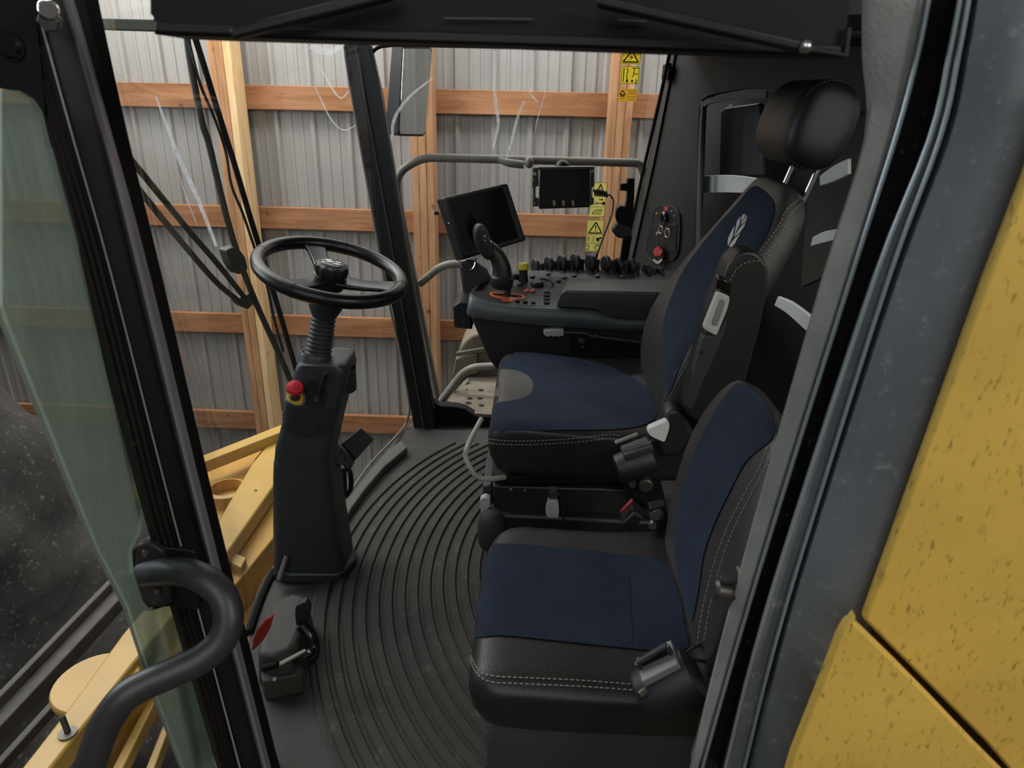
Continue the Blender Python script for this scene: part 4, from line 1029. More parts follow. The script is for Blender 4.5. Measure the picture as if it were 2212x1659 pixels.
t = thing('controller_display', 'small framed controller box with a dark screen and three gold buttons', 'controller', P(1218, 410, Y=2.52))
m = M(); m.prism(pf([(1165, 368), (1275, 366), (1274, 448), (1164, 452)], 2.50), (0, .045, 0)); put(m, 'casing', plain('controller_face', lin(20, 21, 26), .35), t, bevel=.004)
m = M(); m.prism(pf([(1162, 361), (1284, 360), (1282, 367), (1164, 369)], 2.503), (0, .04, 0)); put(m, 'top_frame', DULL, t, bevel=.002)
for px in ([(1151, 363), (1163, 362), (1164, 402), (1157, 404), (1157, 426), (1164, 429), (1164, 446), (1151, 446), (1152, 408), (1150, 404)], [(1276, 362), (1284, 361), (1284, 402), (1278, 406), (1278, 426), (1283, 428), (1283, 441), (1275, 444)]):
    m = M(); m.prism(pf(px, 2.51), (0, .012, 0)); put(m, 'mounting_ear', DULL, t, bevel=.001)
for x, y in ((1156, 376), (1156, 390), (1279, 370), (1279, 386), (1157, 441), (1276, 437)):
    m = M(); m.lathe([(.001, .006), (.005, .006), (.006, .004), (.006, -.002)], P(x, y, Y=2.506), (0, -1, 0), 10); put(m, 'ear_screw', STEEL if y < 385 else DULL, t)
m = M(); m.prism(pf([(1186, 384), (1252, 383), (1252, 422), (1186, 423)], 2.4985), (0, .001, 0)); put(m, 'screen', plain('controller_screen', lin(30, 31, 40), .15), t)
GOLD = plain('gold_button', lin(190, 168, 110), .35, metal=.3)
for x in (1197, 1217, 1238):
    m = M(); m.prism(pf([(x - 3, 433), (x + 3, 433), (x + 3, 445), (x, 446), (x - 2, 443)], 2.496), (0, .004, 0)); put(m, 'gold_button', GOLD, t, bevel=.001)
m = M(); m.ball(P(1215, 362, Y=2.56), .026, n=12); put(m, 'ball_mount', BLACK, t)
m = M(); pts = []
c0, c1 = P(1282, 415, Y=2.50), P(1313, 420, Y=2.50)
for i in range(73): a = i / 6 * PI * 2 / 2; pts.append(c0.lerp(c1, i / 72) + V((0, math.cos(a) * .006, math.sin(a) * .009)))
cab = thing('controller_cable', 'grey cable with a black coil looping down from the small controller', 'cable', P(1300, 500, Y=2.5))
m.tube(pts, .0028, 6); put(m, 'coil', BLACK, cab)
m = M(); m.tube(smooth([c1, P(1320, 424, Y=2.5), P(1325, 436, Y=2.5), P(1321, 465, Y=2.5), P(1308, 500, Y=2.5), P(1295, 535, Y=2.5), P(1288, 560, Y=2.5), P(1286, 582, Y=2.49)], 6), .0032, 8); put(m, 'wire', plain('cable_grey', lin(88, 88, 90), .5), cab)
m = M(); m.tube(smooth([P(1290, 548, Y=2.5), P(1288, 560, Y=2.5), P(1286, 584, Y=2.49)], 4), .0042, 8); put(m, 'wire_sleeve', BLACK, cab)

t = thing('tablet_holder', 'black clamp holder on the window pillar beside the controller cable', 'holder', P(1345, 480, Y=2.52))
m = M(); m.prism(fillet(pf([(1355, 386), (1371, 385), (1370, 430), (1366, 480), (1358, 520), (1346, 520), (1346, 470), (1354, 430)], 2.51), .004, 3), (0, .04, 0)); put(m, 'upright', GLOSSB, t, bevel=.003)
m = M(); m.prism(pf([(1340, 397), (1357, 396), (1357, 413), (1340, 412)], 2.505), (0, .03, 0)); put(m, 'upper_jaw', GLOSSB, t, bevel=.003)
m = M(); m.prism(fillet(pf([(1333, 448), (1346, 444), (1356, 458), (1352, 490), (1334, 484), (1329, 466)], 2.50), .012, 4), (0, .05, 0)); put(m, 'hinge_body', GLOSSB, t, bevel=.006)
m = M(); m.prism(fillet(pf([(1321, 499), (1336, 480), (1362, 490), (1366, 506), (1350, 516), (1334, 514)], 2.495), .008, 4), (0, .04, 0)); put(m, 'lower_jaw', BLACK, t, bevel=.005)
m = M(); m.bar(P(1356, 505, Y=2.53), P(1345, 580, Y=2.56), .03, .025, (0, 1, 0)); put(m, 'stem', GLOSSB, t, bevel=.005)

# ------------------------------------------------------------------ ignition plate, key ring, fob (on the rear corner panel)
t = thing('ignition_plate', 'oblong black switch plate with ignition lock on the rear corner panel', 'switch plate', R(1436, 500))
px = [(1411, 464), (1417, 450), (1436, 441), (1455, 446), (1467, 460), (1469, 480), (1468, 511), (1465, 545), (1456, 562), (1410, 566), (1396, 550), (1397, 530), (1406, 490)]
m = M(); m.prism([R(x, y, .006) for x, y in fillet([V((a, b, 0)) for a, b in px], 8, 3) for x, y in ((x, y),)] if False else [R(p.x, p.y, .006) for p in fillet([V((a, b, 0)) for a, b in px], 10, 3)], -RN * .006); put(m, 'plate', BLACK, t, bevel=.002)
m = M(); m.tube([R(p.x, p.y, .006) for p in fillet([V((a, b, 0)) for a, b in px], 10, 3)], .0018, 6, closed=True); put(m, 'plate_rim', GREYP, t)
m = M(); m.lathe([(.020, 0), (.020, .012), (.016, .016), (.010, .018), (.010, .024), (.001, .024)], R(1438, 468, .006), RN, 20); put(m, 'ignition_lock', GLOSSB, t)
m = M(); m.prism([R(x, y, .0065) for x, y in ((1402, 484), (1462, 484), (1460, 545), (1402, 545))], RN * .002); put(m, 'lower_door', BLACK, t, bevel=.001)
for x, y, mt, rr in ((1419, 461, YPLAST, .0036), (1452, 456, LGREY, .003), (1457, 466, LGREY, .003)):
    m = M(); m.lathe([(rr, 0), (rr, .002), (.0005, .002)], R(x, y, .006), RN, 12); put(m, 'mark', mt, t)
m = M(); m.prism([R(x, y, .006) for x, y in ((1434, 446), (1445, 446), (1443, 455), (1436, 455))], RN * .0015); put(m, 'mark', plain('red_mark', lin(170, 60, 60), .5), t)
t = thing('key_ring', 'ignition key with steel rings and a red maple leaf fob', 'key ring', R(1430, 510))
m = M(); m.bar(R(1437, 470, .03), R(1433, 490, .032), .012, .004, RN); put(m, 'key', GLOSSB, t, bevel=.001)
RINGM = plain('ring_steel', lin(196, 194, 188), .4, metal=.3)
def ring_(x, y, rad, name):
    c = R(x, y, .03); u = (RB - RA).normalized(); v = RN.cross(u)
    m = M(); m.tube([c + u * math.cos(a) * rad + v * math.sin(a) * rad for a in [2 * PI * k / 24 for k in range(24)]], .0016, 6, closed=True); put(m, name, RINGM, t)
ring_(1427, 496, .014, 'steel_ring'); ring_(1441, 503, .016, 'steel_ring'); ring_(1419, 504, .004, 'steel_ring')
m = M(); m.tube([R(1425, 506, .03), R(1424, 520, .028), R(1423, 528, .026)], .0013, 6); put(m, 'chain', STEEL, t)
leaf = [(0, 1), (.14, .68), (.34, .80), (.27, .40), (.58, .62), (.62, .42), (.95, .42), (.84, .16), (.98, .02), (.55, -.32), (.60, -.52), (.10, -.42), (.05, -.62), (-.05, -.62), (-.10, -.42), (-.60, -.52), (-.55, -.32), (-.98, .02), (-.84, .16), (-.95, .42), (-.62, .42), (-.58, .62), (-.27, .40), (-.34, .80), (-.14, .68)]
m = M(); m.prism([R(1422 + a * 11 - b * -1, 545 - b * 16, .024) for a, b in leaf], RN * .003); put(m, 'maple_leaf', plain('leaf_red', lin(176, 62, 60), .5), t)
m = M(); m.prism([R(1422 + 13 * math.cos(a), 548 + 19 * math.sin(a), .02) for a in [2 * PI * k / 20 for k in range(20)]], RN * .003); put(m, 'fob_disc', GLOSSB, t)
m = M(); a_ = [R(1413 + 16 * k / 8, 558 + 6 * math.sin(PI * k / 8), .025) for k in range(9)]; b_ = [R(1411 + 20 * k / 8, 562 + 8 * math.sin(PI * k / 8), .025) for k in range(9)]
m.loft([[p, q, q + RN * .001, p + RN * .001] for p, q in zip(a_, b_)]); put(m, 'pale_band', LGREY, t)
# little white clip in the rear opening
m = M(); m.prism([R(x, y, .01) for x, y in ((1574, 226), (1586, 224), (1586, 231), (1574, 232))], RN * .004); tag(m.obj('white_clip', LGREY, bevel=.001), 'tiny white clip at the top of the rear window opening', 'clip')
# window latch block by the side window
m = M(); m.prism([R(x, y, .015) for x, y in ((1438, 140), (1452, 136), (1448, 172), (1434, 172))], RN * .012); tag(m.obj('window_catch', GLOSSB, bevel=.002), 'small black catch at the top rear edge of the side window', 'catch')
# ------------------------------------------------------------------ steering column
t = thing('steering_column', 'black three-spoke steering wheel on a tall column with red stop button', 'steering column', (-.58, 1.68, 0))
wc = P(716, 584, Y=1.70); wn = V((math.tan(math.radians(14)), math.tan(math.radians(-6)), 1)).normalized()
wx = wn.cross(V((0, 1, 0))).normalized(); wx = -wx if wx.x < 0 else wx; wy = wn.cross(wx)
def W(a, r, h=0): return wc + wx * (math.cos(a) * r) + wy * (math.sin(a) * r) + wn * h
m = M(); m.tube([W(2 * PI * k / 72, .172) for k in range(72)], .0172, 16, closed=True); wheel = put(m, 'steering_wheel', RIM, t)
for a in (0.05, 1.62, 3.2, 4.5):
    m = M(); m.tube([W(a - .006, .172), W(a + .006, .172)], .0176, 16); put(m, 'rim_seam', DEEP, wheel)
for a, wk in ((math.radians(122), 1.25), (math.radians(0), 1.45), (math.radians(248), 1.3)):
    m = M(); rings = []
    for r_, wd, th, h in ((.020, .046, .014, -.022), (.05, .040, .013, -.022), (.09, .036, .011, -.016), (.13, .040, .010, -.006), (.165, .052, .010, 0)):
        tx = V(W(a, 1)) - wc; tx.normalize(); ty = wn.cross(tx)
        c = W(a, r_, h); rings.append(fillet([c + ty * (s * wd * wk / 2) + wn * (q * th / 2) for s, q in ((-1, -1), (1, -1), (1, 1), (-1, 1))], .005, 3))
    m.loft(rings); put(m, 'spoke', RIM, wheel, ang=50)
m = M(); m.lathe([(.001, -.045), (.035, -.045), (.040, -.03), (.040, -.012), (.030, -.006), (.001, -.006)], wc, wn, 28); put(m, 'hub', RIM, wheel)
rings = []
for r_, h in ((.030, -.012), (.038, -.008), (.040, .004), (.038, .014), (.030, .018), (.001, .018)):
    rings.append([W(2 * PI * j / 60, r_ * (1 + (.05 * math.cos(10 * 2 * PI * j / 60) if r_ > .02 else 0)), h) for j in range(60)])
m = M(); m.loft(rings); kn = put(m, 'hub_knob', BLACK, wheel)
m = M(); m.lathe([(.026, .018), (.026, .0195), (.021, .021), (.001, .0205)], wc, wn, 24, sx=1.0); put(m, 'knob_disc', plain('disc_grey', lin(60, 60, 62), .25), kn)
m = M()
for s_, (p, q) in enumerate((((-.022, .002), (-.004, .009)), ((-.016, -.009), (.004, .003)), ((.002, -.010), (.021, -.003)), ((.004, .006), (.020, .008)))):
    a, b = [wc + wx * u + wy * v + wn * .0215 for u, v in (p, q)]
    mid = a.lerp(b, .5); d = wn.cross((b - a).normalized()) * .0036
    m.prism(smooth([a, mid + d, b, mid - d], 4, True), wn * .0012)
put(m, 'chrome_leaf_emblem', plain('emblem_chrome', lin(228, 228, 226), .3, metal=.4), kn)
# bellows
p0, p1 = P(684, 782, Y=1.675), P(704, 655, Y=1.70); ax = p1 - p0; Lb = ax.length
prof = [(.001, 0), (.035, 0)]
nb_ = 10
for i in range(nb_):
    h = Lb * .04 + Lb * .72 * i / nb_; s_ = Lb * .72 / nb_; rr = .0345 - .0035 * i / nb_
    prof += [(rr - .004, h), (rr, h + s_ * .35), (rr, h + s_ * .55), (rr - .004, h + s_ * .9)]
prof += [(.030, Lb * .78), (.033, Lb * .82), (.041, Lb * .93), (.042, Lb * 1.02), (.001, Lb * 1.05)]
m = M(); m.lathe(prof, p0, ax, 32); put(m, 'bellows', plain('bellows_rubber', lin(46, 48, 50), .5, bump=.1), t)
# upper and lower covers
def zx(px, Y, Z):
    lo, hi = -2000., 4000.
    for _ in range(60):
        mid = (lo + hi) / 2
        if P(px, mid, Y=Y).z > Z: lo = mid
        else: hi = mid
    return P(px, (lo + hi) / 2, Y=Y).x
Y0, Y1 = 1.605, 1.755
def cover(rows, name, mat, y0=Y0, y1=Y1, rad=.035):
    rings = []
    for y, l, r_ in rows:
        a = P(l, y, Y=y0 + .03); Z = a.z; xl = a.x; xr = zx(r_, y1 - .03, Z)
        rings.append(fillet([V((xl, y0, Z)), V((xr, y0, Z)), V((xr, y1, Z)), V((xl, y1, Z))], rad, 6))
    m = M(); m.loft(rings); return put(m, name, mat, t, ang=45)
COV = plain('column_cover', lin(46, 50, 54), .42, bump=.12, bscale=900, var=.08)
lower = cover([(1250, 593, 766), (1238, 592, 764), (1201, 591, 760), (1134, 591, 749), (1101, 591, 744), (1060, 591, 739), (1020, 591, 735), (996, 592, 733), (990, 594, 731)], 'lower_cover', COV)
up = cover([(996, 594, 728), (985, 595, 729), (962, 597, 734), (935, 605, 740), (911, 611, 745), (871, 616, 755), (840, 625, 763), (815, 634, 768), (800, 638, 769), (786, 642, 766), (781, 648, 760)], 'upper_cover', COV, Y0 + .004, Y1 - .004, .03)
m = M(); m.lathe([(.001, .012), (.030, .012), (.034, .016), (.040, .016), (.042, .010), (.042, -.03), (.001, -.03)], P(681, 776, Y=1.675), ax, 28); put(m, 'bellows_collar', COV, t)
cu = caster([up])
drape([(610, 884), (612, 875), (640, 880), (680, 884), (712, 880), (716, 900), (712, 925), (695, 942), (660, 946), (628, 935), (612, 912)], cu, 7, .0015, 'dark_panel', plain('matte_panel', lin(28, 28, 27), .7), up, round_=4, maxedge=.05)  # dark rounded panel on the upper cover
# stop button pocket
drape([(621, 846), (632, 838), (652, 844), (660, 852), (658, 872), (640, 876), (622, 868), (618, 858)], cu, 5, .003, 'button_plate', plain('plate_rim', lin(92, 97, 100), .35), up, round_=4, maxedge=.05)
drape([(624, 848), (633, 842), (650, 847), (656, 854), (654, 870), (641, 873), (626, 866), (622, 858)], cu, 4, .0042, 'yellow_label', plain('label_yellow', lin(196, 160, 66), .5), up, round_=4, maxedge=.05)
h, n_ = cu(638, 858)
bd = (P(637, 828, Y=h.y - .03) - h).normalized()
m = M(); m.lathe([(.012, 0), (.014, .004), (.012, .010), (.009, .012), (.009, .030), (.001, .030)], h, bd, 20); sb = put(m, 'stop_button_stem', BLACK, t)
m = M(); m.lathe([(.013, .022), (.015, .026), (.015, .032), (.019, .034), (.021, .038), (.021, .044), (.018, .049), (.008, .051), (.007, .0525), (.001, .0525)], h, bd, 28); put(m, 'stop_button', RED, sb)
# wiper stalk in its pocket
drape([(666, 822), (684, 826), (706, 838), (704, 872), (694, 882), (676, 880), (660, 874), (659, 858)], cu, 5, .002, 'stalk_pocket', BLACK, up, round_=3, maxedge=.05)
h, n_ = cu(684, 862)
s1, s2 = P(691, 848, Y=h.y - .02), P(704, 806, Y=h.y - .03)
m = M(); ax2 = (s2 - h); l2 = ax2.length
m.lathe([(.012, 0), (.013, .004), (.010, .008), (.011, .012), (.008, .016), (.009, .020), (.0055, .025), (.0045, l2 * .6), (.006, l2 * .8), (.0055, l2), (.001, l2 + .001)], h, ax2, 16); put(m, 'stalk', BLACK, t)
# cup holder at the top right corner
c = P(750, 802, Y=1.685); 
m = M(); m.lathe([(.018, -.06), (.0225, -.055), (.0225, .012), (.0205, .014), (.0185, .012), (.0185, -.03), (.001, -.03)], c, (.1, -.25, 1), 24, cap=False); put(m, 'cup_socket', COV, t)
# small screw mark
h, n_ = cu(688, 925)
if h: 
    m = M(); m.lathe([(.001, .003), (.005, .003), (.006, 0)], h, n_, 10, sx=1.6); put(m, 'cover_clip', BLACK, up)
# plinth
pl = [P(x, y, Z=.032) for x, y in ((598, 1240), (735, 1240), (772, 1206), (765, 1180), (600, 1180))]
m = M(); m.prism(fillet([p + V((0, 0, .0)) for p in pl], .02, 4), (0, 0, -.032)); put(m, 'plinth', COV, t, bevel=.006)
# seam lip and release pin
m = M(); m.tube([P(604, 1252, Y=1.575), P(620, 1200, Y=1.60)], .0085, 14); put(m, 'tilt_pedal_pin', STEEL, t)
m = M(); m.tube([P(722, 1008, Y=1.72), P(734, 996, Y=1.70)], .011, 12); put(m, 'hinge_pin', DULL, t)
# ------------------------------------------------------------------ brake pedals
t = thing('brake_pedal', 'black ribbed double pedal standing right of the steering column', 'pedal', P(760, 1040, Z=0))
PEDAL = plain('pedal_rubber', lin(30, 30, 30), .6, bump=.2)
def ribbed(px, Y0_, Y1_, name, nr, parent):
    a, b, c, d = [P(x, y, Y=Y) for (x, y), Y in zip(px, (Y1_, Y1_, Y0_, Y0_))]
    nn = (b - a).cross(d - a).normalized()
    if nn.y > 0: nn = -nn
    m = M(); m.prism([a, b, c, d], -nn * .014); o = put(m, name, PEDAL, parent, bevel=.003)
    m = M()
    for k in range(nr):
        u = (k + .5) / nr; p, q = a.lerp(b, u), d.lerp(c, u); m.bar(p.lerp(q, .04) + nn * .001, p.lerp(q, .96) + nn * .001, .004, .003, nn)
    put(m, 'tread_ribs', GREYP, o)
    return o
ribbed([(781, 924), (809, 949), (769, 993), (738, 957)], 1.86, 1.93, 'pedal_pad', 9, t)
ribbed([(734, 962), (768, 996), (756, 1018), (727, 992)], 1.84, 1.86, 'pedal_pad', 7, t)
m = M(); m.tube(smooth([P(745, 1005, Y=1.86), P(756, 1020, Y=1.86), P(758, 1052, Y=1.86), P(750, 1068, Y=1.86), P(742, 1074, Y=1.86)], 5), .0075, 10); m2 = put(m, 'pedal_arm', PEDAL, t)
m = M(); m.bar(P(742, 1010, Y=1.85), P(744, 1075, Y=1.85), .016, .012, (0, 1, 0)); put(m, 'pedal_arm', PEDAL, t, bevel=.003)
# ------------------------------------------------------------------ floor pod near the doorway
t = thing('foot_pod', 'low grey floor pod beside the doorway with red reflector and black pedal', 'floor pod', P(610, 1420, Z=0))
POD = plain('pod_grey', lin(58, 57, 54), .6, bump=.2, bscale=500, var=.1)
top = [P(x, y, Z=.11) for x, y in ((586, 1308), (606, 1288), (634, 1277), (664, 1284), (662, 1330), (646, 1376), (632, 1404), (590, 1420), (556, 1410), (564, 1360))]
bot = [p + V((-.01 if i in (0, 1, 9, 8) else .012, .0, -.11)) for i, p in enumerate(top)]
m = M(); m.loft([bot, top]); put(m, 'pod_cover', POD, t, bevel=.015, seg=3)
m = M(); q = [P(x, y, Z=.055) for x, y in ((560, 1420), (600, 1408), (640, 1404), (657, 1430), (652, 1456), (600, 1466), (566, 1474))]; m.prism(fillet(q, .012, 3), (0, 0, -.055)); put(m, 'pod_step', POD, t, bevel=.006)
m = M(); q = [P(x, y, Y=1.16) for x, y in ((590, 1330), (572, 1340), (556, 1360), (546, 1382), (543, 1408), (552, 1402), (570, 1382), (582, 1360))]; m.prism(q, (.0, .012, 0)); put(m, 'red_reflector', DIMRED, t, bevel=.003)
m = M(); q = [P(x, y, Y=1.27) for x, y in ((638, 1310), (660, 1300), (668, 1318), (664, 1352), (640, 1352), (637, 1330))]; m.prism(fillet(q, .006, 3), (0, .02, 0)); put(m, 'pedal_pad', PEDAL, t, bevel=.004)
m = M(); m.tube(smooth([P(652, 1350, Y=1.26), P(668, 1372, Y=1.25), P(676, 1398, Y=1.24), P(672, 1420, Y=1.22), P(655, 1432, Y=1.20)], 6), [.016] * 25, 12); put(m, 'pedal_arm', GLOSSB, t)
m = M(); m.bar(P(594, 1441, Y=1.14), P(662, 1405, Y=1.19), .012, .006, (0, 0, 1)); put(m, 'steel_lever', DULL, t, bevel=.002)
m = M(); m.tube([P(570, 1443, Y=1.14), P(600, 1436, Y=1.14)], .008, 10); put(m, 'pedal_hinge', DEEP, t)
m = M(); m.lathe([(.001, .004), (.004, .004), (.005, 0)], P(594, 1467, Y=1.12), (0, -.7, .7), 10); put(m, 'pod_screw', STEEL, t)
# ------------------------------------------------------------------ grab handle and door striker
t = thing('grab_handle', 'thick black bent tube grab handle bolted to the door edge at the left', 'handle', P(340, 1250, Y=.84))
hp = [((316, 1238), .85), ((380, 1234), .80), ((432, 1246), .775), ((478, 1282), .76), ((494, 1332), .745), ((480, 1382), .73), ((440, 1420), .715), ((385, 1448), .70), ((320, 1476), .685), ((268, 1508), .67), ((228, 1566), .655), ((196, 1650), .64), ((168, 1740), .63), ((150, 1830), .63)]
m = M(); m.tube(smooth([P(*p, Y=y) for p, y in hp], 6), .0195, 20); put(m, 'tube', plain('handle_coating', lin(48, 47, 47), .40, bump=.2, bscale=500, var=.15), t)
m = M(); m.prism(fillet([P(x, y, Y=.848) for x, y in ((296, 1178), (322, 1172), (352, 1192), (372, 1300), (352, 1312), (322, 1308), (300, 1290), (290, 1230))], .006, 3), (0, .012, 0)); br = put(m, 'mounting_flange', plain('flange', lin(44, 40, 38), .45), t, bevel=.002)
for x, y in ((314, 1195), (339, 1277)):
    m = M(); m.lathe([(.001, .003), (.0045, .003), (.006, 0), (.006, -.004)], P(x, y, Y=.844), (0, -1, .3), 12); put(m, 'flange_screw', DULL, br)
t = thing('door_striker', 'short dark steel latch pin on the grey door seal beside the lower seat', 'latch pin', P(1600, 1275, Y=.76))
m = M(); a, b = P(1608, 1284, Y=.755), P(1548, 1274, Y=.755); m.lathe([(.001, 0), (.016, 0), (.016, .006), (.0125, .008), (.0115, .018), (.0135, .020), (.0135, (b - a).length), (.010, (b - a).length + .004), (.001, (b - a).length + .004)], a, b - a, 20); put(m, 'pin', DULL, t)
m = M(); m.prism(fillet([P(x, y, Y=.752) for x, y in ((1596, 1246), (1606, 1240), (1614, 1262), (1608, 1300), (1596, 1330), (1588, 1322), (1596, 1290))], .004, 3), (0, .02, 0)); put(m, 'backing_plate', DULL, t, bevel=.002)
m = M(); m.prism([P(x, y, Y=.748) for x, y in ((1556, 1252), (1600, 1248), (1600, 1266), (1556, 1266))], (0, .012, 0)); put(m, 'pin_hood', RUBBER, t, bevel=.004)

# ------------------------------------------------------------------ smears and painted glare on the panes
def smear_glare(win, path, w, name='smear_glare'):
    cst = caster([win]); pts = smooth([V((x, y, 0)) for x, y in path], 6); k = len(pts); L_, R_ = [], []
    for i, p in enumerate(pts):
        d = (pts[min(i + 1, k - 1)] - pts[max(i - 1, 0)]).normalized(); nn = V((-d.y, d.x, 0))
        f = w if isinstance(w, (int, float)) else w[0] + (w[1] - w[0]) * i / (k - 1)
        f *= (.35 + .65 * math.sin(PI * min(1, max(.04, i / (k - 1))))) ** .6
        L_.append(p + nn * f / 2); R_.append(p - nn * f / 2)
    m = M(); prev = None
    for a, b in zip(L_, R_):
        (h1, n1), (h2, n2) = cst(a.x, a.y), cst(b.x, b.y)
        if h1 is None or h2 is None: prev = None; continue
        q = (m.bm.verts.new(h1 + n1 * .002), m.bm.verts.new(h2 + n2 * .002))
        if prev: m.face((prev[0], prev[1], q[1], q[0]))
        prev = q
    return put(m, name, SMEAR_GLARE, win)
for pth, w in (([(934, 169), (887, 207), (860, 241), (849, 268), (847, 294), (835, 324)], 7), ([(1070, 100), (1068, 167), (1070, 217), (1076, 268), (1065, 321)], 8), ([(1153, 100), (1150, 150), (1142, 191)], 6),
               ([(1142, 197), (1152, 210), (1162, 222)], 5), ([(1133, 217), (1118, 254), (1106, 301), (1093, 345)], 6), ([(1203, 110), (1182, 187), (1162, 254), (1153, 301)], 2)):
    smear_glare(win2, pth, w)
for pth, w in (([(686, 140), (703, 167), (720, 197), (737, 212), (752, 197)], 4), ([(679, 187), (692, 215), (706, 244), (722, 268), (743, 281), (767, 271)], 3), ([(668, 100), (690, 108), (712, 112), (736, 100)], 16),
               ([(335, 209), (352, 255), (370, 302), (384, 340), (408, 390), (434, 450), (466, 532)], (7, 12)), ([(383, 372), (402, 430), (424, 486)], 2.5)):  # long tapered streak is windshield glare painted as pale translucent mesh
    smear_glare(win1, pth, w)

# ------------------------------------------------------------------ yellow warning stickers on the side window
def film(name, col, a):
    m, nt, b = new_mat(name); L = nt.links; nt.nodes.remove(b)
    tr = N(nt, 'ShaderNodeBsdfTransparent', i_Color=col); df = N(nt, 'ShaderNodeBsdfDiffuse', i_Color=col); tl = N(nt, 'ShaderNodeBsdfTranslucent', i_Color=col)
    m1 = N(nt, 'ShaderNodeMixShader'); m1.inputs[0].default_value = .7; L.new(df.outputs[0], m1.inputs[1]); L.new(tl.outputs[0], m1.inputs[2])
    m2 = N(nt, 'ShaderNodeMixShader'); m2.inputs[0].default_value = a; L.new(tr.outputs[0], m2.inputs[1]); L.new(m1.outputs[0], m2.inputs[2])
    L.new(m2.outputs[0], nt.nodes['Material Output'].inputs['Surface']); return m
STK = film('sticker_yellow', (1, .93, .25, 1), .6); STP = film('sticker_pale', (.98, .95, .5, 1), .6); STO = film('sticker_amber', (.95, .74, .24, 1), .5); INK = plain('ink', lin(40, 36, 22), .6); INKR = plain('ink_red', lin(150, 50, 40), .6)
def sticker(quad, label, base, draw):
    YS = 2.648
    q = [P(x, y, Y=YS) for x, y in quad]
    S = lambda u, v, o=0: q[0].lerp(q[1], u).lerp(q[3].lerp(q[2], u), v) + V((0, -o, 0))
    m = M(); m.prism([S(0, 0), S(1, 0), S(1, 1), S(0, 1)], (0, -.001, 0)); t = tag(m.obj('warning_sticker', base, flat=True), label, 'sticker', 'yellow warning stickers')
    def line(pts, w=.0022, mat=INK, name='pictogram', closed=False):
        m = M(); P_ = [S(u, v, .0012) for u, v in pts]
        for a, b in zip(P_, P_[1:] + ([P_[0]] if closed else [])): m.bar(a, b, w, .0006, (0, 1, 0))
        put(m, name, mat, t, flat=True)
    def fill(pts, mat=INK, name='pictogram'):
        m = M(); m.prism([S(u, v, .0012) for u, v in pts], (0, -.0005, 0)); put(m, name, mat, t, flat=True)
    def word(s, u, v, size):
        text(s, 'lettering', INK, t, S(u, v, .0014), q[1] - q[0], q[0] - q[3], size, .0003)
    draw(line, fill, word); return t
def circ(u, v, r, asp=1, n=14): return [(u + r * math.cos(2 * PI * k / n), v + r * asp * math.sin(2 * PI * k / n)) for k in range(n)]
def dA(line, fill, word):
    line([(.03, .03), (.97, .03), (.97, .97), (.03, .97)], .0015, closed=True)
    line([(.5, .10), (.90, .86), (.10, .86)], .004, closed=True); fill([(.56, .30), (.40, .58), (.52, .56), (.44, .80), (.62, .50), (.50, .52)])
sticker([(1345, 106), (1387, 107), (1382, 139), (1341, 138)], 'yellow high-voltage triangle sticker, topmost on the side window', STK, dA)
def dB(line, fill, word):
    line([(.03, .02), (.97, .02), (.97, .98), (.03, .98)], .0015, closed=True)
    line([(.16, .10), (.14, .88)], .003); line([(.34, .08), (.38, .30), (.32, .50), (.36, .74), (.34, .9)], .0026); fill([(.30, .76), (.42, .76), (.40, .92), (.30, .90)])
    line([(.60, .12), (.95, .10)], .002); line([(.72, .06), (.70, .42), (.92, .42)], .0026); line([(.70, .42), (.62, .62)], .0026); fill([(.60, .74), (.70, .78), (.66, .92), (.58, .88)]); line([(.82, .74), (.90, .78), (.80, .92), (.90, .92)], .0024)
sticker([(1342, 142), (1382, 144), (1379, 182), (1340, 181)], 'yellow pictogram sticker directly under the high-voltage triangle', STK, dB)
def dC(line, fill, word):
    line([(.20, .14), (.36, .46), (.06, .46)], .003, INKR, closed=True); fill([(.10, .52), (.32, .52), (.32, .62), (.10, .62)], INKR)
    for v in (.16, .34, .62, .82): line([(.5, v), (.9, v)], .0014, plain('ink_faint', lin(130, 100, 40), .6))
    line([(.10, .75), (.32, .75)], .0014)
sticker([(1337, 191), (1378, 192), (1375, 221), (1335, 219)], 'dull amber sticker with a small red triangle, on the side window', STO, dC)
def dD(line, fill, word):
    line([(.02, .01), (.98, .01), (.98, .99), (.02, .99)], .0014, closed=True); line([(.02, .40), (.98, .40)], .0014); line([(.02, .70), (.98, .70)], .0014)
    line([(.52, .05), (.84, .36), (.18, .36)], .004, closed=True); fill([(.50, .14), (.62, .32), (.42, .32)])
    line([(.52, .49), (.76, .49)], .003); fill([(.70, .455), (.84, .49), (.70, .525)])
    line([(.36, .60), (.80, .60)], .003); fill(circ(.86, .60, .10, .5)); line(circ(.34, .60, .08, .5), .0018, closed=True)
    line([(.22, .90), (.34, .80), (.80, .78), (.70, .90)], .0022, closed=True); line([(.34, .86), (.46, .82), (.58, .86), (.68, .80)], .0018)
sticker([(1284, 394), (1312, 394), (1306, 469), (1270, 469)], 'pale yellow sticker with triangle and key pictogram, beside the small controller', STP, dD)
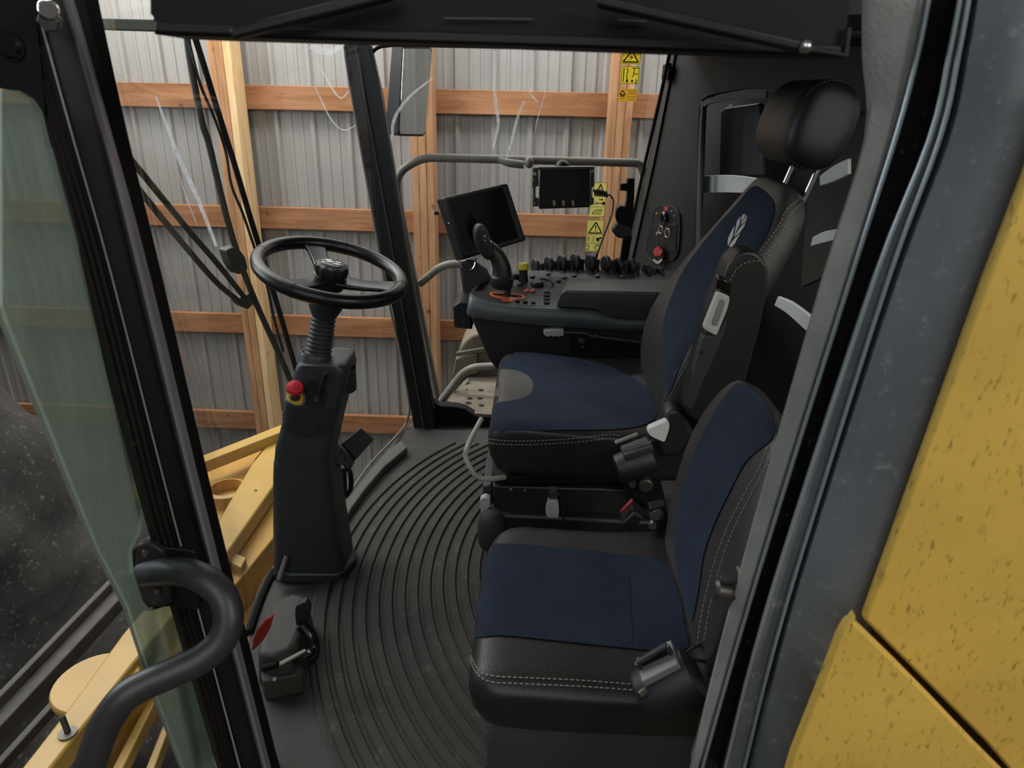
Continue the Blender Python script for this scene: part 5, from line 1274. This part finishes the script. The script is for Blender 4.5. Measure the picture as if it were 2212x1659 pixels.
def dE(line, fill, word):
    line([(.02, .01), (.98, .01), (.98, .99), (.02, .99)], .0014, closed=True); line([(.02, .46), (.98, .46)], .0014); line([(.02, .73), (.98, .73)], .0014)
    line([(.52, .07), (.90, .41), (.14, .41)], .0045, closed=True); fill([(.48, .17), (.56, .17), (.54, .30), (.50, .30)]); fill(circ(.52, .35, .035, .55))
    word('1', .15, .60, .028); word('2', .15, .87, .028)
    for v in (.52, .56, .60, .64, .68): line([(.36, v), (.50, v)], .0012)
    fill([(.60, .53), (.68, .57), (.92, .52), (.92, .58), (.74, .62), (.86, .69), (.62, .66)])
    line(circ(.72, .86, .18, .5), .0024, closed=True); line([(.62, .86), (.72, .80), (.84, .84)], .002)
sticker([(1268, 475), (1306, 475), (1300, 544), (1264, 543)], 'yellow exclamation sticker numbered 1 and 2, just above the console levers', STP, dE)

# ------------------------------------------------------------------ outside the side window
t = thing('side_mirror', 'black exterior mirror reflecting ribbed metal, hanging outside the side window', 'mirror', P(890, 200, Y=2.98))
gp_ = [(869, 98), (930, 99), (934, 108), (919, 290), (914, 295), (862, 294), (860, 286)]
bp_ = [(846, 98), (915, 97), (925, 108), (905, 286), (896, 293), (836, 290), (832, 276)]
MN = V((.835, -.55, .0)).normalized(); MQ = P(897, 195, Y=2.98)
A = [PL(x, y, MQ, MN) for x, y in gp_]; B_ = [PL(x, y, MQ - MN * .09, MN) for x, y in bp_]
m = M(); m.loft([A, B_]); put(m, 'housing', plain('mirror_shell', lin(40, 42, 42), .5), t, bevel=.006)
c = sum(A, V()) / len(A); nn = MN
m = M(); m.prism([c + (p - c) * .94 + nn * .0005 for p in A], nn * .002)
MIR = plain('mirror_silver', lin(225, 225, 222), .04, metal=1, bump=.02, bscale=6); put(m, 'mirror_glass', MIR, t)
m = M(); m.tube([P(880, 110, Y=3.04), P(885, 20, Y=3.04), P(860, -60, Y=3.0)], .014, 12); put(m, 'mirror_arm', BLACK, t)

RAIL = plain('grey_rail', lin(128, 122, 112), .55, var=.15, bump=.2, bscale=90)
t = thing('hand_rail', 'grey steel tube handrail frame outside the side window', 'handrail', P(945, 870, Y=2.95))
YR = 2.95
path = fillet([P(x, y, Y=YR) for x, y in ((1392, 380), (1384, 352), (1150, 346), (912, 340), (857, 374), (860, 430), (905, 660), (948, 876))], [.05, .06, .01, .05, .06, .05, .05, .05], 6, False)
m = M(); m.tube(path, .0165, 14); put(m, 'tube', RAIL, t)
m = M(); m.tube(smooth([P(1078, 345, Y=2.94), P(1100, 352, Y=2.93), P(1132, 356, Y=2.93)], 4), [.012, .013, .014, .015, .016, .016, .016, .016, .015], 12); put(m, 'latch_lever', RAIL, t)
m = M(); m.ball(P(1143, 351, Y=2.925), .020, (.9, 1, 1.15), n=10); put(m, 'latch_knob', RAIL, t)
m = M(); m.tube(fillet([P(x, y, Y=2.97) for x, y in ((906, 614), (948, 578), (972, 570), (1010, 570))], .04, 5, False), .0165, 14); put(m, 'lower_branch', RAIL, t)
t = thing('access_platform', 'dusty sand-coloured access platform with drilled plate outside the side window', 'platform', P(1020, 850, Z=0))
SAND = plain('dusty_steel', lin(112, 102, 87), .85, var=.25, vscale=12, bump=.5, bscale=120, dust=.5, dcol=lin(160, 149, 128), dscale=70)
m = M(); m.prism([P(x, y, Z=.05) for x, y in ((966, 864), (1010, 812), (1075, 812), (1120, 900), (1030, 893), (1012, 894), (1000, 880))], (0, 0, -.03)); pl_ = put(m, 'plate', SAND, t, bevel=.003)
for x, y, r_ in ((1015, 861, .013), (1012, 871, .013), (1012, 883, .010), (1039, 843, .012), (1037, 861, .012), (1040, 876, .012), (1008, 842, .006)):
    m = M(); m.lathe([(r_, .0012), (r_ * .6, .0016), (.0005, .0016)], P(x, y, Z=.05), (0, 0, 1), 14); put(m, 'drilled_hole', DEEP, pl_)
m = M(); f = fillet([P(x, y, Y=3.08) for x, y in ((975, 850), (984, 790), (992, 752), (1012, 728), (1045, 716), (1110, 712), (1120, 860))], .04, 4); m.prism(f, (0, .25, 0)); put(m, 'step_guard', SAND, t, bevel=.012, seg=3)
m = M(); m.prism([P(x, y, Y=3.05) for x, y in ((984, 776), (1030, 764), (1032, 806), (976, 822))], (0, .06, 0)); put(m, 'guard_block', SAND, t, bevel=.004)
m = M(); m.bar(P(986, 765, Y=3.06), P(1060, 752, Y=3.06), .02, .014, (0, 1, 0)); put(m, 'guard_rib', SAND, t, bevel=.003)
m = M(); m.tube(fillet([P(x, y, Y=2.88) for x, y in ((953, 866), (998, 806), (1022, 793), (1080, 790))], .04, 5, False), .0165, 14); put(m, 'lower_rail', RAIL, t)
m = M(); m.tube([P(972, 868, Y=2.9), P(1012, 822, Y=2.98)], .008, 10); put(m, 'brace', RAIL, t)

# ------------------------------------------------------------------ in front of the windshield: wiper, hose, mirror arm
ws = caster([win1])
def WS(x, y, o=.04):
    h, n_ = ws(x, y)
    if h is None: return P(x, y, X=-.85)
    return h + ray(x, y).normalized() * o
WIP = plain('wiper_olive', lin(62, 60, 48), .5, var=.2); 
t = thing('windshield_wiper', 'windshield wiper with twin arms, long blade and dark bracket in front of the glass', 'wiper', WS(520, 620))
m = M(); m.tube(smooth([WS(*p) for p in ((255, 312), (292, 356), (400, 488), (470, 570), (526, 640))], 5), .0075, 10); put(m, 'wiper_arm', WIP, t)
m = M(); m.tube(smooth([WS(*p) for p in ((250, 352), (300, 410), (400, 532), (470, 612), (522, 655))], 5), .0075, 10); put(m, 'wiper_arm', WIP, t)
m = M(); m.tube(smooth([WS(*p, .05) for p in ((402, 70), (412, 140), (436, 262), (450, 306), (470, 390), (492, 478), (512, 545), (535, 610), (566, 684), (604, 768), (648, 870))], 5), .0085, 10); put(m, 'wiper_blade', WIP, t)
m = M(); m.prism(fillet([WS(*p, .035) for p in ((488, 540), (512, 532), (530, 556), (536, 582), (516, 594), (500, 574))], .008, 3), (-.03, .02, 0)); put(m, 'pivot_bracket', WIP, t, bevel=.003)
m = M(); m.prism(fillet([WS(*p, .035) for p in ((510, 650), (540, 634), (548, 656), (536, 668), (524, 664))], .005, 3), (-.025, .02, 0)); put(m, 'arm_joint', WIP, t, bevel=.003)
t = thing('black_hose', 'black hose with thin twin line running down in front of the windshield', 'hose', WS(560, 540))
m = M(); m.tube(smooth([WS(*p, .02) for p in ((418, 70), (440, 140), (468, 232), (505, 350), (540, 468), (572, 570), (602, 668), (640, 800))], 5), .0078, 10); put(m, 'hose', DEEP, t)
m = M(); m.tube(smooth([WS(*p, .03) for p in ((408, 90), (432, 180), (466, 262), (488, 330), (500, 400), (524, 460), (548, 530), (575, 610), (590, 680), (612, 760))], 5), .004, 8); put(m, 'thin_line', BLACK, t)
t = thing('roof_bar', 'olive grey horizontal bar outside at the top left of the windshield', 'bar', P(280, 53, Y=2.2))
m = M(); m.bar(P(150, 50, Y=2.2), P(420, 58, Y=2.2), .03, .028, (0, 1, 0)); put(m, 'bar', plain('bar_olive', lin(96, 98, 88), .5), t, bevel=.004)

# ------------------------------------------------------------------ yellow front frame of the machine
t = thing('machine_frame', 'pale yellow steel frame beam with disc lug in front of and below the cab', 'frame', P(300, 1400, Z=-.2))
YM = YEL2
def zp(px, Z): return [P(x, y, Z=Z) for x, y in px]
m = M(); m.prism(zp([(610, 1022), (500, 1180), (294, 1425), (150, 1606), (84, 1690), (22, 1690), (140, 1540), (264, 1370), (474, 1120), (545, 1000), (610, 920)], -.10), (0, 0, -.06)); put(m, 'main_beam', YM, t, bevel=.006)
m = M(); a, b, c2, d = zp([(430, 1002), (610, 932), (610, 916), (426, 988)], -.06); m.prism([a, b, c2, d], (0, 0, -.05)); put(m, 'top_rim', YM, t, bevel=.004)
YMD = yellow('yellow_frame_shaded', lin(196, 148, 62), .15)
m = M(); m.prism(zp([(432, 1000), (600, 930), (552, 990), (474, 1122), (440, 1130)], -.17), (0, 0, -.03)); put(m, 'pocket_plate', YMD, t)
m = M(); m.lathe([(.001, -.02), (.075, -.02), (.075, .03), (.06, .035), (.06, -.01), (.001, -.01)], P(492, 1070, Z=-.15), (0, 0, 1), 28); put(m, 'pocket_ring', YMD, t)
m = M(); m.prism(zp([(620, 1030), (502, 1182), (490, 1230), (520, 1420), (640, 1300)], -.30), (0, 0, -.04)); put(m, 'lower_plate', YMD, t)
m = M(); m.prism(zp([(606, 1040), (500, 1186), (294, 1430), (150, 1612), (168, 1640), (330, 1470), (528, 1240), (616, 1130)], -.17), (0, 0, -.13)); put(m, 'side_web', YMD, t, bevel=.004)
m = M(); q = zp([(494, 1188), (532, 1204), (520, 1226), (500, 1216)], -.14); m.prism(q, (0, 0, -.10)); put(m, 'gusset', YM, t, bevel=.003)
m = M(); m.lathe([(.001, .02), (.022, .02), (.022, .0), (.05, 0), (.05, -.03), (.001, -.03)], P(552, 1250, Z=-.27), (.5, -.2, .8), 22); put(m, 'lug', YM, t)
m = M(); m.lathe([(.001, .01), (.098, .01), (.102, .004), (.102, -.008), (.098, -.014), (.001, -.014)], P(208, 1478, Z=-.13), (0, 0, 1), 36); put(m, 'disc_lug', YM, t)
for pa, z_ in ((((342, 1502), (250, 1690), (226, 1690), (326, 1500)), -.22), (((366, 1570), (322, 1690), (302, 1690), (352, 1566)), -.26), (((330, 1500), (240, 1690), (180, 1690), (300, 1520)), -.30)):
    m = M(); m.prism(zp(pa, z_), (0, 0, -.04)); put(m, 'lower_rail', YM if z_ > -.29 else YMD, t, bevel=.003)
m = M(); m.tube([P(134, 1548, Z=-.06), P(146, 1580, Z=-.095)], .007, 10); put(m, 'pin', DULL, t)
m = M(); m.lathe([(.02, 0), (.02, .003), (.001, .003)], P(146, 1584, Z=-.098), (0, 0, 1), 16); put(m, 'pin_socket', DULL, t)
m = M(); m.lathe([(.001, .004), (.005, .003), (.006, 0)], P(552, 1060, Z=-.10), (0, 0, 1), 10); put(m, 'rivet', DULL, t)

t = thing('grey_channel', 'dark grey steel channel lying alongside the yellow frame beam at the bottom left', 'channel', P(100, 1450, Z=-.3))
CHN = plain('channel_grey', lin(74, 71, 66), .7, var=.2)
m = M(); m.prism(zp([(-40, 1560), (246, 1262), (262, 1290), (-40, 1612)], -.28), (0, 0, -.05)); put(m, 'web', CHN, t, bevel=.004)
m = M(); m.bar(P(-40, 1552, Z=-.265), P(244, 1258, Z=-.265), .02, .03); put(m, 'flange', CHN, t, bevel=.003)
m = M(); m.bar(P(-40, 1700, Z=-.265), P(140, 1500, Z=-.265), .02, .03); put(m, 'flange', CHN, t, bevel=.003)

# ------------------------------------------------------------------ dark earth heap beyond the open door
import mathutils
m = M(); n = 48; rings = []
hc = P(-420, 1150, Y=3.0); hc = V((hc.x, hc.y, -2.2))
for i in range(31):
    t_ = i / 30; ring = []
    for j in range(n):
        a = 2 * PI * j / n; r = 2.0 * (1 - t_) ** .5 + .01
        p = hc + V((math.cos(a) * r, math.sin(a) * r * .62, 3.0 * t_))
        nz = mathutils.noise.fractal(p * 2.2, 1.0, 2.0, 5) * .16 * (1 - t_ * .6)
        ring.append(p + V((math.cos(a) * nz, math.sin(a) * nz, nz * .5)))
    rings.append(ring)
m.loft(rings)
tag(m.obj('earth_heap', plain('dark_earth', lin(56, 54, 51), .95, var=.5, vscale=3, bump=1, bscale=40, dust=.5, dcol=lin(132, 128, 120), dscale=34)), 'dark grit-flecked earth heap beyond the open door at the left', 'earth heap')
